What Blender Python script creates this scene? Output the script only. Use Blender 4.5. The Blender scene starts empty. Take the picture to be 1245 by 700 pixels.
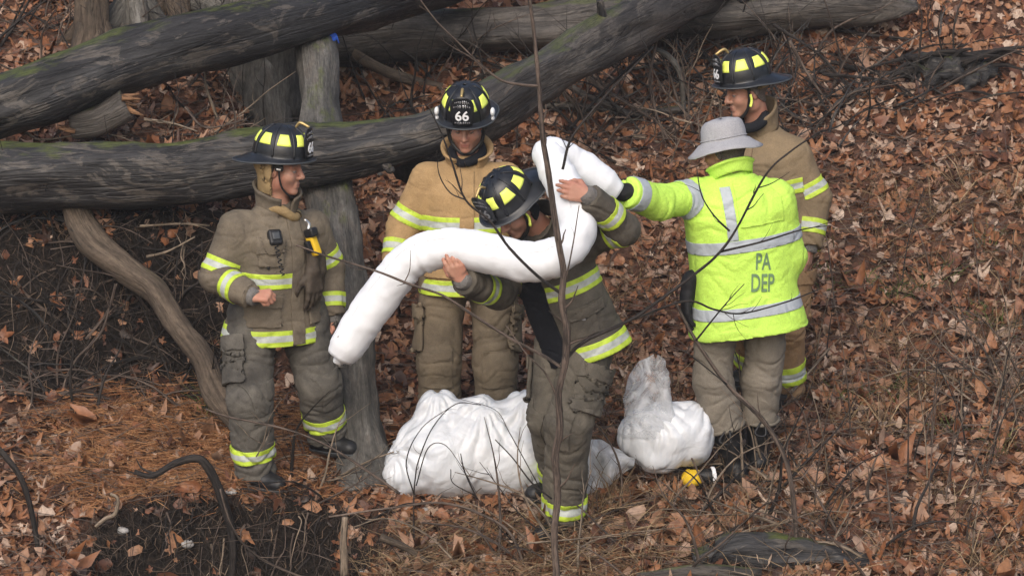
import bpy, bmesh, math, random
import numpy as np
from mathutils import Vector, Matrix
from mathutils.bvhtree import BVHTree
random.seed(7)
rng = np.random.default_rng(11)
S = bpy.context.scene
R = math.radians

# ------------------------------------------------------------------ camera
PITCH = R(10.0)
CDIR = np.array([0, math.cos(PITCH), -math.sin(PITCH)])
CUP = np.array([0, math.sin(PITCH), math.cos(PITCH)])
CPOS = np.array([0, 0, 1.015]) - 20.0 * CDIR
cam_d = bpy.data.cameras.new('camera')
cam = bpy.data.objects.new('camera', cam_d)
S.collection.objects.link(cam)
cam.location = CPOS
cam.rotation_euler = (math.pi / 2 - PITCH, 0, 0)
cam_d.sensor_width = 36
cam_d.lens = 36 * 5000 / 1245
cam_d.clip_end = 500
S.camera = cam
cam_d.dof.use_dof = True
cam_d.dof.focus_distance = 20.0
cam_d.dof.aperture_fstop = 9.0

# ------------------------------------------------------------------ sky and light (overcast)
W = bpy.data.worlds.new('World'); S.world = W; W.use_nodes = True
wn = W.node_tree
bg = wn.nodes['Background']
sky = wn.nodes.new('ShaderNodeTexSky')
sky.sky_type = 'NISHITA'; sky.sun_disc = False
SUN_EL, SUN_AZ = R(40), R(192)
sky.sun_elevation = SUN_EL; sky.sun_rotation = SUN_AZ
sky.air_density = 1.0; sky.dust_density = 4.5; sky.ozone_density = 1.0
wn.links.new(sky.outputs[0], bg.inputs[0])
bg.inputs[1].default_value = 0.15
sl = bpy.data.lights.new('sun', 'SUN'); sl.energy = 1.15; sl.angle = R(60); sl.color = (1, 0.985, 0.97)
so = bpy.data.objects.new('sun', sl); S.collection.objects.link(so)
so.location = (0, 0, 12)
so.rotation_euler = Vector((-math.sin(SUN_AZ) * math.cos(SUN_EL), -math.cos(SUN_AZ) * math.cos(SUN_EL), -math.sin(SUN_EL))).to_track_quat('-Z', 'Y').to_euler()
S.view_settings.view_transform = 'Standard'
S.view_settings.look = 'None'
S.view_settings.exposure = 0.3
S.view_settings.gamma = 1.0
S.view_settings.use_curve_mapping = False

# ------------------------------------------------------------------ helpers
def P(px, py, Y):
    d = CDIR + (px - 622.5) / 5000 * np.array([1., 0, 0]) + (350 - py) / 5000 * CUP
    return CPOS + d * ((Y - CPOS[1]) / d[1])

def nrm(v):
    v = np.asarray(v, float)
    return v / (np.linalg.norm(v) + 1e-12)

_pr = np.random.default_rng(3)
_perm = _pr.permutation(256)
_grad = _pr.normal(size=(256, 3)); _grad /= np.linalg.norm(_grad, axis=1)[:, None]
def perlin(p):
    p = np.asarray(p, float)
    i = np.floor(p).astype(int); f = p - i
    u = f * f * f * (f * (f * 6 - 15) + 10)
    out = 0
    for dx in (0, 1):
        for dy in (0, 1):
            for dz in (0, 1):
                h = _perm[(_perm[(_perm[(i[:, 0] + dx) & 255] + i[:, 1] + dy) & 255] + i[:, 2] + dz) & 255]
                g = _grad[h]
                dot = g[:, 0] * (f[:, 0] - dx) + g[:, 1] * (f[:, 1] - dy) + g[:, 2] * (f[:, 2] - dz)
                w = (u[:, 0] if dx else 1 - u[:, 0]) * (u[:, 1] if dy else 1 - u[:, 1]) * (u[:, 2] if dz else 1 - u[:, 2])
                out = out + w * dot
    return out * 1.5
def fbm(p, o=4):
    p = np.asarray(p, float); r = 0; a = 1
    for k in range(o):
        r = r + a * perlin(p * 2 ** k + 17.3 * k); a *= .5
    return r
def sstep(a, b, x):
    t = np.clip((x - a) / (b - a), 0, 1)
    return t * t * (3 - 2 * t)

ORG = {}
def make_mesh(name, V, F, mat=None, attrs=None, smooth=True):
    me = bpy.data.meshes.new(name)
    V = np.asarray(V, float)
    if isinstance(F, np.ndarray):
        n, k = F.shape
        me.vertices.add(len(V)); me.vertices.foreach_set('co', V.ravel())
        me.loops.add(n * k); me.loops.foreach_set('vertex_index', F.ravel().astype(np.int32))
        me.polygons.add(n); me.polygons.foreach_set('loop_start', np.arange(0, n * k, k, dtype=np.int32))
        me.update(calc_edges=True)
    else:
        me.from_pydata(V.tolist(), [], [list(map(int, f)) for f in F]); me.update()
    if smooth and len(me.polygons):
        me.polygons.foreach_set('use_smooth', np.ones(len(me.polygons), bool))
    for k, a in (attrs or {}).items():
        a = np.asarray(a, float)
        if a.ndim == 1:
            at = me.attributes.new(k, 'FLOAT', 'POINT'); at.data.foreach_set('value', a)
        else:
            at = me.attributes.new(k, 'FLOAT_VECTOR', 'POINT'); at.data.foreach_set('vector', a.ravel())
    if mat is not None:
        me.materials.append(mat)
    return me
def obj(name, V, F, mat, parent=None, base=None, attrs=None, smooth=True, solid=None):
    V = np.asarray(V, float)
    if parent is not None:
        b = ORG[parent.name]
    else:
        b = np.asarray(base if base is not None else [0, 0, 0], float)
    me = make_mesh(name, V - b, F, mat, attrs, smooth)
    o = bpy.data.objects.new(name, me); S.collection.objects.link(o)
    ORG[o.name] = b
    if parent is not None: o.parent = parent
    else: o.location = b
    if solid:
        m = o.modifiers.new('solid', 'SOLIDIFY'); m.thickness = solid; m.offset = -1
    return o
def thing(name, label, cat, base, group=None):
    o = bpy.data.objects.new(name, None); S.collection.objects.link(o)
    o.empty_display_size = .1
    o.location = base; ORG[o.name] = np.asarray(base, float)
    return tag(o, label, cat, group)
def tag(o, label=None, cat=None, group=None, kind=None):
    if label: o['label'] = label
    if cat: o['category'] = cat
    if group: o['group'] = group
    if kind: o['kind'] = kind
    return o

# ------------------------------------------------------------------ materials
def newmat(name, rough=.8, spec=.3):
    m = bpy.data.materials.new(name); m.use_nodes = True
    b = m.node_tree.nodes['Principled BSDF']
    b.inputs['Roughness'].default_value = rough
    b.inputs['Specular IOR Level'].default_value = spec
    return m, m.node_tree, b
def ramp(nt, fac, stops, interp='LINEAR'):
    r = nt.nodes.new('ShaderNodeValToRGB'); r.color_ramp.interpolation = interp
    e = r.color_ramp.elements
    while len(e) < len(stops): e.new(.5)
    for i, (p, c) in enumerate(stops):
        e[i].position = p; e[i].color = (*c, 1)
    nt.links.new(fac, r.inputs[0]); return r.outputs[0]
def noise(nt, vec, scale, detail=4, rough=.55, dist=0):
    n = nt.nodes.new('ShaderNodeTexNoise'); n.inputs['Scale'].default_value = scale
    n.inputs['Detail'].default_value = detail; n.inputs['Roughness'].default_value = rough
    n.inputs['Distortion'].default_value = dist
    if vec is not None: nt.links.new(vec, n.inputs['Vector'])
    return n.outputs['Fac']
def mapping(nt, vec, scale):
    m = nt.nodes.new('ShaderNodeMapping'); m.inputs['Scale'].default_value = scale
    nt.links.new(vec, m.inputs['Vector']); return m.outputs[0]
def coords(nt): return nt.nodes.new('ShaderNodeTexCoord').outputs['Object']
def attr(nt, name, out='Fac'):
    a = nt.nodes.new('ShaderNodeAttribute'); a.attribute_name = name; return a.outputs[out]
def mix(nt, a, b, fac, mode='MIX'):
    m = nt.nodes.new('ShaderNodeMix'); m.data_type = 'RGBA'; m.blend_type = mode
    for s, v in ((m.inputs[0], fac), (m.inputs[6], a), (m.inputs[7], b)):
        if hasattr(v, 'is_linked') or hasattr(v, 'links'): nt.links.new(v, s)
        elif isinstance(v, (int, float)): s.default_value = v
        else: s.default_value = (*v, 1)
    return m.outputs[2]
def bump(nt, b, h, strength=.4, dist=.01):
    n = nt.nodes.new('ShaderNodeBump'); n.inputs['Strength'].default_value = strength
    n.inputs['Distance'].default_value = dist
    nt.links.new(h, n.inputs['Height']); nt.links.new(n.outputs[0], b.inputs['Normal'])

def cloth(name, c, dirt=(.05, .045, .04), dirt_amt=.55, var=.25, rough=.9, wr=.32, fold=16):
    m, nt, b = newmat(name, rough, .15)
    co = coords(nt)
    n1 = noise(nt, co, 7, 5, .6)
    c1 = tuple(x * (1 - var) for x in c); c2 = tuple(min(1, x * (1 + var)) for x in c)
    col = ramp(nt, n1, [(.3, c1), (.7, c2)])
    n2 = noise(nt, co, 3.3, 6, .65)
    f = nt.nodes.new('ShaderNodeMapRange'); f.inputs[1].default_value = .46; f.inputs[2].default_value = .64
    f.inputs[3].default_value = 0; f.inputs[4].default_value = dirt_amt
    nt.links.new(n2, f.inputs[0])
    col = mix(nt, col, dirt, f.outputs[0])
    n4 = noise(nt, co, 190, 2, .6)
    col = mix(nt, col, ramp(nt, n4, [(.3, (.6, .6, .6)), (.7, (1.15, 1.15, 1.15))]), .45, 'MULTIPLY')
    nt.links.new(col, b.inputs['Base Color'])
    n3 = noise(nt, co, fold, 4, .6, 1.2)
    bump(nt, b, n3, wr, .02)
    return m
def plain(name, c, rough=.6, spec=.4, metal=0, var=.12, scale=40):
    m, nt, b = newmat(name, rough, spec)
    b.inputs['Metallic'].default_value = metal
    n1 = noise(nt, coords(nt), scale, 4, .6)
    nt.links.new(ramp(nt, n1, [(.3, tuple(x * (1 - var) for x in c)), (.7, tuple(min(1, x * (1 + var)) for x in c))]), b.inputs['Base Color'])
    bump(nt, b, n1, .15, .004)
    return m
def stripe_mat(name, lime, silver, lo=.3, hi=.7, dirt=.25):
    m, nt, b = newmat(name, .5, .4)
    t = attr(nt, 't')
    col = ramp(nt, t, [(0, lime), (lo, silver), (hi, lime)], 'CONSTANT')
    n = noise(nt, coords(nt), 22, 5, .65)
    d = ramp(nt, n, [(.45, (1, 1, 1)), (.75, (1 - dirt,) * 3)])
    col = mix(nt, col, d, 1.0, 'MULTIPLY')
    nt.links.new(col, b.inputs['Base Color'])
    bump(nt, b, noise(nt, coords(nt), 45, 3, .6), .35, .01)
    return m
def bark(name, stops, moss=0, sc=1.0, rough=.75, crk=.75):
    m, nt, b = newmat(name, rough, .35)
    v = attr(nt, 'bk', 'Vector')
    n1 = noise(nt, mapping(nt, v, (3 * sc, 22 * sc, 22 * sc)), 1, 6, .65, .4)
    n0 = noise(nt, mapping(nt, v, (2.2, 4, 4)), 1, 4, .6, .6)
    mx = nt.nodes.new('ShaderNodeMath'); mx.operation = 'MULTIPLY_ADD'
    nt.links.new(n1, mx.inputs[0]); mx.inputs[1].default_value = .5
    m2 = nt.nodes.new('ShaderNodeMath'); m2.operation = 'MULTIPLY'; m2.inputs[1].default_value = .5
    nt.links.new(n0, m2.inputs[0]); nt.links.new(m2.outputs[0], mx.inputs[2])
    col = ramp(nt, mx.outputs[0], stops)
    if moss > .55:          # patches where the bark has come away
        n6 = noise(nt, mapping(nt, v, (2.6, 7, 7)), 1, 7, .72, 1.5)
        col = mix(nt, col, mix(nt, (.15, .135, .12), (.07, .055, .042), n1), ramp(nt, n6, [(.54, (0, 0, 0)), (.57, (.62, .62, .62)), (.64, (.62, .62, .62)), (.68, (.1, .1, .1))]))
    if moss:
        n3 = noise(nt, mapping(nt, v, (4, 9, 9)), 1, 5, .7)
        g = nt.nodes.new('ShaderNodeNewGeometry'); sp = nt.nodes.new('ShaderNodeSeparateXYZ')
        nt.links.new(g.outputs['Normal'], sp.inputs[0])
        a = nt.nodes.new('ShaderNodeMath'); a.operation = 'MULTIPLY'
        nt.links.new(n3, a.inputs[0]); nt.links.new(sp.outputs[2], a.inputs[1])
        mr = nt.nodes.new('ShaderNodeMapRange'); mr.inputs[1].default_value = .42; mr.inputs[2].default_value = .55
        mr.inputs[4].default_value = moss
        nt.links.new(a.outputs[0], mr.inputs[0])
        col = mix(nt, col, (.075, .09, .018), mr.outputs[0])
    n4 = noise(nt, mapping(nt, v, (1.6 * sc, 30 * sc, 30 * sc)), 1, 3, .5, .8)          # long drying cracks
    crack = ramp(nt, n4, [(.455, (1, 1, 1)), (.485, (.12, .12, .12)), (.515, (.12, .12, .12)), (.545, (1, 1, 1))])
    n5 = noise(nt, mapping(nt, v, (30, 70, 70)), 1, 4, .7)
    col = mix(nt, col, ramp(nt, n5, [(.3, (.5, .5, .5)), (.7, (1.35, 1.35, 1.35))]), .8, 'MULTIPLY')
    col = mix(nt, col, crack, crk, 'MULTIPLY')
    nt.links.new(col, b.inputs['Base Color'])
    hm = nt.nodes.new('ShaderNodeMath'); hm.operation = 'MULTIPLY_ADD'; hm.inputs[1].default_value = .5
    nt.links.new(crack, hm.inputs[0]); nt.links.new(n1, hm.inputs[2])
    bump(nt, b, hm.outputs[0], .55, .025)
    return m

M = {}
M['tan1'] = cloth('turnout_olive_tan', (.168, .14, .104), (.07, .06, .05), .6)
M['tan1p'] = cloth('turnout_trousers_worn', (.128, .118, .102), (.04, .038, .036), .8, .32)
M['tan2'] = cloth('turnout_golden_tan', (.40, .265, .13), (.2, .135, .075), .45, .15)
M['tan2p'] = cloth('turnout_trousers_brown', (.18, .143, .098), (.08, .065, .05), .55)
M['tan3'] = cloth('turnout_dark_olive', (.112, .099, .08), (.045, .041, .036), .6)
M['tan3p'] = cloth('turnout_trousers_olive', (.135, .12, .096), (.05, .046, .04), .75, .3)
M['tan5'] = cloth('turnout_brown_tan', (.235, .175, .108), (.12, .092, .064), .45, .18)
M['tan5p'] = cloth('turnout_trousers_tan', (.3, .19, .1), (.12, .085, .06), .5, .2)
M['hood'] = cloth('hood_fabric', (.33, .235, .115), (.18, .13, .08), .35, .18)
M['navy'] = cloth('dark_liner', (.012, .013, .017), (.02, .02, .02), .3)
M['knit'] = cloth('grey_knit', (.2, .19, .18), (.12, .11, .1), .4, .2, wr=.7, fold=90)
M['viz'] = cloth('hi_viz_lime', (.56, .86, .13), (.46, .72, .10), .5, .1, .65, .35, 16)
M['viz_lo'] = M['viz']
M['khaki'] = cloth('khaki_cotton', (.215, .19, .155), (.12, .107, .088), .5, .12, wr=.3, fold=14)
M['hat'] = cloth('grey_cotton_hat', (.36, .36, .38), (.3, .3, .32), .3, .06, wr=.3)
M['rubber'] = plain('black_rubber', (.012, .012, .013), .45, .4)
M['leather'] = plain('dark_glove_leather', (.06, .047, .035), .7, .3, var=.3)
M['glove'] = plain('black_glove', (.01, .01, .012), .7, .3)
M['helmet'] = plain('black_helmet_shell', (.012, .013, .016), .33, .5, var=.4, scale=25)
M['trim'] = plain('helmet_edge_trim', (.05, .055, .06), .45, .4)
M['brass'] = plain('worn_brass', (.45, .33, .14), .4, .5, .6)
M['sticker'] = plain('lime_reflective_sticker', (.82, .93, .16), .4, .5, var=.06)
M['white'] = plain('white_lettering', (.75, .76, .78), .5, .4, var=.05)
M['greyl'] = plain('worn_grey_lettering', (.2, .2, .21), .6, .3, var=.2)
M['ink'] = plain('dark_grey_print', (.15, .25, .13), .8, .2, var=.15)
M['yellow'] = plain('yellow_plastic', (.72, .46, .02), .45, .45, var=.1)
M['yellowfoam'] = plain('yellow_sponge', (.75, .5, .03), .8, .2, var=.2)
M['chrome'] = plain('bright_metal', (.6, .6, .6), .3, .5, .9)
M['blue'] = plain('blue_plastic_tape', (.03, .12, .6), .4, .5)
M['stripe'] = stripe_mat('lime_silver_lime_trim', (.50, .66, .06), (.46, .49, .46), dirt=.4)
M['stripe_d'] = stripe_mat('lime_silver_lime_trim_dirty', (.42, .56, .05), (.3, .33, .31), dirt=.5)
M['silver'] = stripe_mat('silver_tape', (.40, .44, .48), (.40, .44, .48), dirt=.15)
M['log'] = bark('weathered_wet_log', [(.3, (.008, .008, .008)), (.45, (.017, .016, .017)), (.55, (.03, .029, .03)), (.66, (.058, .057, .057)), (.78, (.12, .117, .115))], .85, .8, .55, .22)
M['log2'] = bark('weathered_grey_log', [(.28, (.012, .010, .009)), (.45, (.037, .032, .028)), (.6, (.085, .074, .065)), (.75, (.17, .15, .13))], .6, .8, .6, .25)
M['trunk'] = bark('grey_tree_bark', [(.3, (.04, .037, .034)), (.45, (.068, .064, .057)), (.56, (.118, .111, .1)), (.68, (.22, .21, .195))], .8, 1.2, .8, .2)
M['limb'] = bark('brown_tree_bark', [(.3, (.045, .036, .027)), (.46, (.078, .058, .042)), (.6, (.135, .102, .074)), (.76, (.24, .195, .15))], .15, 1.2, .8, .3)
M['twig'] = bark('twig_bark', [(.3, (.05, .038, .03)), (.55, (.12, .088, .07)), (.8, (.21, .165, .135))], 0, 2)
M['twigd'] = bark('dark_twig_bark', [(.3, (.013, .010, .009)), (.6, (.034, .027, .023)), (.8, (.07, .058, .05))], 0, 2)
M['twigp'] = bark('pale_dead_wood', [(.3, (.13, .1, .07)), (.6, (.27, .21, .155)), (.8, (.42, .35, .27))], 0, 2)

M['rot'] = bark('orange_rotten_wood', [(.3, (.12, .06, .03)), (.6, (.3, .16, .08)), (.8, (.45, .28, .16))], 0, 2)
# skin with painted lip, brow and stubble regions carried by mesh attributes
def skin_mat(name, c, red):
    m, nt, b = newmat(name, .55, .4)
    co = coords(nt)
    n = noise(nt, co, 30, 4, .6)
    col = ramp(nt, n, [(.3, tuple(x * .88 for x in c)), (.7, tuple(min(1, x * 1.1) for x in c))])
    n2 = noise(nt, co, 12, 3, .5)
    col = mix(nt, col, red, ramp(nt, n2, [(.4, (0, 0, 0)), (.7, (.6, .6, .6))]))
    col = mix(nt, col, (.33, .10, .085), attr(nt, 'lip'))
    col = mix(nt, col, (.06, .04, .03), attr(nt, 'hairy'))
    nt.links.new(col, b.inputs['Base Color'])
    b.inputs['Subsurface Weight'].default_value = .12
    b.inputs['Subsurface Radius'].default_value = (.01, .004, .002)
    bump(nt, b, noise(nt, co, 160, 3), .15, .004)
    return m
M['skin'] = skin_mat('skin', (.44, .235, .165), (.42, .16, .11))
M['hair'] = plain('dark_brown_hair', (.03, .022, .016), .7, .3, var=.5, scale=120)
M['hairg'] = plain('grey_brown_hair', (.11, .09, .075), .7, .3, var=.5, scale=120)
def eye_mat():
    m, nt, b = newmat('eye', .3, .5)
    t = attr(nt, 'e')
    nt.links.new(ramp(nt, t, [(0, (.36, .18, .125)), (.3, (.03, .018, .014)), (.4, (.27, .23, .21)), (.7, (.05, .04, .035))], 'CONSTANT'), b.inputs['Base Color'])
    return m
M['eye'] = eye_mat()

def fabric_white():
    m, nt, b = newmat('white_absorbent_sock', .85, .2)
    co = coords(nt)
    n = noise(nt, co, 9, 4, .55)
    col = ramp(nt, n, [(.3, (.72, .74, .77)), (.6, (.77, .79, .82))])
    n2 = noise(nt, co, 5, 5, .7)
    col = mix(nt, col, (.62, .6, .57), ramp(nt, n2, [(.6, (0, 0, 0)), (.8, (.5, .5, .5))]))
    nt.links.new(col, b.inputs['Base Color'])
    bump(nt, b, noise(nt, co, 14, 5, .55, 1.6), .2, .012)
    return m
M['boom'] = fabric_white()
def plastic_white(name, tr):
    m, nt, b = newmat(name, .3, .5)
    co = coords(nt)
    n = noise(nt, co, 5, 4, .6, 1.0)
    col = ramp(nt, n, [(.3, (.6, .63, .67)), (.65, (.72, .74, .77))])
    nt.links.new(col, b.inputs['Base Color'])
    bump(nt, b, noise(nt, co, 4.5, 4, .5, 3.0), .2 if tr else .35, .03)
    if not tr:
        b.inputs['Subsurface Weight'].default_value = .35; b.inputs['Subsurface Radius'].default_value = (.05, .055, .06)
    if tr:
        out = nt.nodes['Material Output']
        tl = nt.nodes.new('ShaderNodeBsdfTranslucent'); tl.inputs[0].default_value = (.75, .77, .8, 1)
        tp = nt.nodes.new('ShaderNodeBsdfTransparent')
        m1 = nt.nodes.new('ShaderNodeMixShader'); m1.inputs[0].default_value = .25
        nt.links.new(b.outputs[0], m1.inputs[1]); nt.links.new(tl.outputs[0], m1.inputs[2])
        m2 = nt.nodes.new('ShaderNodeMixShader')
        f = ramp(nt, noise(nt, co, 5.5, 4, .6, 2.5), [(.36, (tr * .3,) * 3), (.55, (min(.93, tr * 1.15),) * 3)])
        nt.links.new(f, m2.inputs[0])
        nt.links.new(m1.outputs[0], m2.inputs[1]); nt.links.new(tp.outputs[0], m2.inputs[2])
        nt.links.new(m2.outputs[0], out.inputs[0])
    return m
M['bag'] = plastic_white('white_plastic_bag', 0)
M['milky'] = plastic_white('milky_plastic_film', .4)
M['film'] = plastic_white('clear_plastic_film', .68)

def ground_mat():
    m, nt, b = newmat('soil_and_rotting_litter', .95, .15)
    co = coords(nt)
    n1 = noise(nt, co, 28, 8, .7)
    n2 = noise(nt, co, 2.2, 5, .6)
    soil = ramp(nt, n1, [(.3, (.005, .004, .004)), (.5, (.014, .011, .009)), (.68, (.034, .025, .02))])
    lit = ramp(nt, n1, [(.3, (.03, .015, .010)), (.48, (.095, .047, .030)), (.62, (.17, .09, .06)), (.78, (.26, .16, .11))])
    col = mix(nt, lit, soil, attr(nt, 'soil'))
    col = mix(nt, col, (.02, .016, .013), ramp(nt, n2, [(.5, (0, 0, 0)), (.75, (.45, .45, .45))]))
    nt.links.new(col, b.inputs['Base Color'])
    bump(nt, b, n1, .9, .03)
    return m
M['ground'] = ground_mat()
def leaf_mat():
    m, nt, b = newmat('dead_leaf', .48, .4)
    r = attr(nt, 'rnd')
    col = ramp(nt, r, [(0, (.03, .017, .012)), (.14, (.078, .035, .021)), (.30, (.17, .066, .031)), (.46, (.25, .105, .046)), (.60, (.31, .152, .073)),
                       (.74, (.31, .185, .12)), (.87, (.36, .255, .19)), (1, (.5, .385, .30))])
    n = noise(nt, coords(nt), 45, 4, .6)
    col = mix(nt, col, ramp(nt, n, [(.3, (.6, .56, .54)), (.7, (1.1, 1.08, 1.05))]), 1.0, 'MULTIPLY')
    nt.links.new(col, b.inputs['Base Color'])
    bump(nt, b, n, .5, .006)
    return m
M['leaf'] = leaf_mat()
def blade_mat(name, stops):
    m, nt, b = newmat(name, .7, .25)
    nt.links.new(ramp(nt, attr(nt, 'rnd'), stops), b.inputs['Base Color'])
    return m
M['straw'] = blade_mat('dry_grass', [(0, (.07, .045, .025)), (.4, (.12, .075, .04)), (.75, (.2, .135, .075)), (1, (.34, .25, .15))])
M['needle'] = blade_mat('pine_needles', [(0, (.10, .04, .015)), (.5, (.25, .11, .045)), (1, (.38, .21, .10))])
M['grass'] = blade_mat('green_grass', [(0, (.03, .045, .012)), (.6, (.075, .10, .025)), (1, (.16, .17, .06))])
M['fibre'] = blade_mat('root_fibre', [(0, (.012, .009, .007)), (.5, (.035, .025, .018)), (.85, (.08, .055, .038)), (1, (.16, .11, .07))])
M['stone'] = plain('pale_stone', (.32, .31, .30), .7, .3, var=.3)

# ------------------------------------------------------------------ implicit surfaces
class Field:
    """union of shapes, meshed by surface nets; each shape touches only its own box of the grid"""
    def __init__(self): self.pr = []
    def add(self, fn, lo, hi, k=.01, op='u', tagname=None):
        self.pr.append((fn, np.asarray(lo, float), np.asarray(hi, float), k, op, tagname)); return self
    def cone(self, a, b, ra, rb, k=.01, op='u', tg=None, flat=None, cut=(False, False)):
        a = np.asarray(a, float); b = np.asarray(b, float); ab = b - a; L2 = ab @ ab + 1e-12; L = math.sqrt(L2)
        if flat is not None:
            fn_n = nrm(np.asarray(flat[0], float)); ff = flat[1]
        def fn(p):
            q = p - a
            tt = q @ ab / L2; t = np.clip(tt, 0, 1)
            d = q - t[..., None] * ab
            if flat is not None:
                c = d @ fn_n
                d = d + (c * (1 / ff - 1))[..., None] * fn_n
            r = np.sqrt((d * d).sum(-1)) - (ra + (rb - ra) * t)
            if cut[0]: r = np.maximum(r, -tt * L)
            if cut[1]: r = np.maximum(r, (tt - 1) * L)
            return r
        m = max(ra, rb)
        return self.add(fn, np.minimum(a, b) - m, np.maximum(a, b) + m, k, op, tg)
    def ell(self, c, r, fr=None, k=.01, op='u', tg=None):
        c = np.asarray(c, float); r = np.asarray(r, float)
        fr = np.eye(3) if fr is None else np.asarray(fr, float)     # rows are the axes
        def fn(p):
            q = (p - c) @ fr.T
            k0 = np.sqrt(((q / r) ** 2).sum(-1)) + 1e-9; k1 = np.sqrt(((q / r ** 2) ** 2).sum(-1)) + 1e-9
            return k0 * (k0 - 1) / k1
        ex = np.abs(fr.T) @ r
        return self.add(fn, c - ex, c + ex, k, op, tg)
    def box(self, c, hs, fr=None, rad=.01, k=.01, op='u', tg=None):
        c = np.asarray(c, float); hs = np.asarray(hs, float)
        fr = np.eye(3) if fr is None else np.asarray(fr, float)
        def fn(p):
            q = np.abs((p - c) @ fr.T) - (hs - rad)
            return np.sqrt((np.maximum(q, 0) ** 2).sum(-1)) + np.minimum(q.max(-1), 0) - rad
        ex = np.abs(fr.T) @ hs
        return self.add(fn, c - ex, c + ex, k, op, tg)
    def loft(self, o, fr, secs, k=.01, tg=None, power=2.4):
        """stack of ovals: fr rows = side, forward, axis; secs = (w, half side, half depth, side shift, depth shift)"""
        o = np.asarray(o, float); fr = np.asarray(fr, float)
        secs = np.asarray(secs, float); ws = secs[:, 0]
        def fn(p):
            q = (p - o) @ fr.T
            w = q[..., 2]; wc = np.clip(w, ws[0], ws[-1])
            a = np.interp(wc, ws, secs[:, 1]); b = np.interp(wc, ws, secs[:, 2])
            u = np.abs(q[..., 0] - np.interp(wc, ws, secs[:, 3])) / a; v = np.abs(q[..., 1] - np.interp(wc, ws, secs[:, 4])) / b
            d = ((u ** power + v ** power) ** (1 / power) - 1) * np.minimum(a, b)
            return np.maximum(d, np.maximum(ws[0] - w, w - ws[-1]))
        A = (secs[:, 1] + abs(secs[:, 3])).max(); B = (secs[:, 2] + abs(secs[:, 4])).max()
        pts = np.array([o + s * A * fr[0] + t * B * fr[1] + w * fr[2] for s in (-1, 1) for t in (-1, 1) for w in (ws[0], ws[-1])])
        return self.add(fn, pts.min(0), pts.max(0), k, 'u', tg)
    def dist(self, p, tags):
        d = np.full(len(p), 9.)
        for fn, lo, hi, k, op, tg in self.pr:
            if tg in tags: d = np.minimum(d, fn(p))
        return d
    def mesh(self, h):
        us = [q for q in self.pr if q[4] == 'u']
        lo = np.min([q[1] for q in us], 0) - 4 * h - .02; hi = np.max([q[2] for q in us], 0) + 4 * h + .02
        n = np.ceil((hi - lo) / h).astype(int) + 1
        D = np.full(n, 1.0, np.float32)
        for fn, a, b, k, op, tg in self.pr:
            i0 = np.clip(np.floor((a - k - 3 * h - lo) / h).astype(int), 0, n - 1)
            i1 = np.clip(np.ceil((b + k + 3 * h - lo) / h).astype(int) + 1, 1, n)
            if np.any(i1 <= i0): continue
            ax = [lo[c] + h * np.arange(i0[c], i1[c]) for c in range(3)]
            G = np.stack(np.meshgrid(*ax, indexing='ij'), -1)
            d = fn(G).astype(np.float32)
            sl_ = tuple(slice(i0[c], i1[c]) for c in range(3))
            o = D[sl_]
            if op == 'u':
                m = np.clip(.5 + .5 * (o - d) / k, 0, 1); D[sl_] = o * (1 - m) + d * m - k * m * (1 - m)
            else:
                d = -d; m = np.clip(.5 - .5 * (o - d) / k, 0, 1); D[sl_] = o * (1 - m) + d * m + k * m * (1 - m)
        return surface_nets(D, lo, h)

def surface_nets(D, lo, h):
    s = D < 0
    c = s[:-1, :-1, :-1].astype(np.int8)
    for dx in (0, 1):
        for dy in (0, 1):
            for dz in (0, 1):
                if dx or dy or dz:
                    c = c + s[dx:s.shape[0] - 1 + dx, dy:s.shape[1] - 1 + dy, dz:s.shape[2] - 1 + dz]
    act = (c > 0) & (c < 8)
    I = np.argwhere(act)
    idm = np.full(act.shape, -1, np.int32); idm[act] = np.arange(len(I))
    cor = {}
    for dx in (0, 1):
        for dy in (0, 1):
            for dz in (0, 1): cor[dx, dy, dz] = D[I[:, 0] + dx, I[:, 1] + dy, I[:, 2] + dz]
    acc = np.zeros((len(I), 3)); cnt = np.zeros(len(I))
    ks = list(cor)
    for a in ks:
        for ax in range(3):
            if a[ax] == 0:
                b = list(a); b[ax] = 1; b = tuple(b)
                va, vb = cor[a], cor[b]; m = (va < 0) != (vb < 0)
                t = va / np.where(m, va - vb, 1)
                p = np.array(a, float) + np.zeros((len(I), 3)); p[:, ax] = t
                acc[m] += p[m]; cnt[m] += 1
    V = lo + h * (I + acc / cnt[:, None])
    Q = []
    n = s.shape
    for ax in range(3):
        sa = [slice(0, n[i]) for i in range(3)]; sb = list(sa)
        sa[ax] = slice(0, n[ax] - 1); sb[ax] = slice(1, n[ax])
        ch = s[tuple(sa)] != s[tuple(sb)]
        e = np.argwhere(ch)
        u, v = (ax + 1) % 3, (ax + 2) % 3
        ok = (e[:, u] >= 1) & (e[:, v] >= 1) & (e[:, u] < n[u] - 1) & (e[:, v] < n[v] - 1)
        e = e[ok]
        def cell(du, dv):
            q = e.copy(); q[:, u] += du; q[:, v] += dv
            return idm[q[:, 0], q[:, 1], q[:, 2]]
        f = np.stack([cell(-1, -1), cell(0, -1), cell(0, 0), cell(-1, 0)], 1)
        ins = s[tuple(sa)][e[:, 0], e[:, 1], e[:, 2]]
        f[~ins] = f[~ins][:, ::-1]
        Q.append(f)
    F = np.concatenate(Q)
    return V, F[(F >= 0).all(1)]

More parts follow.
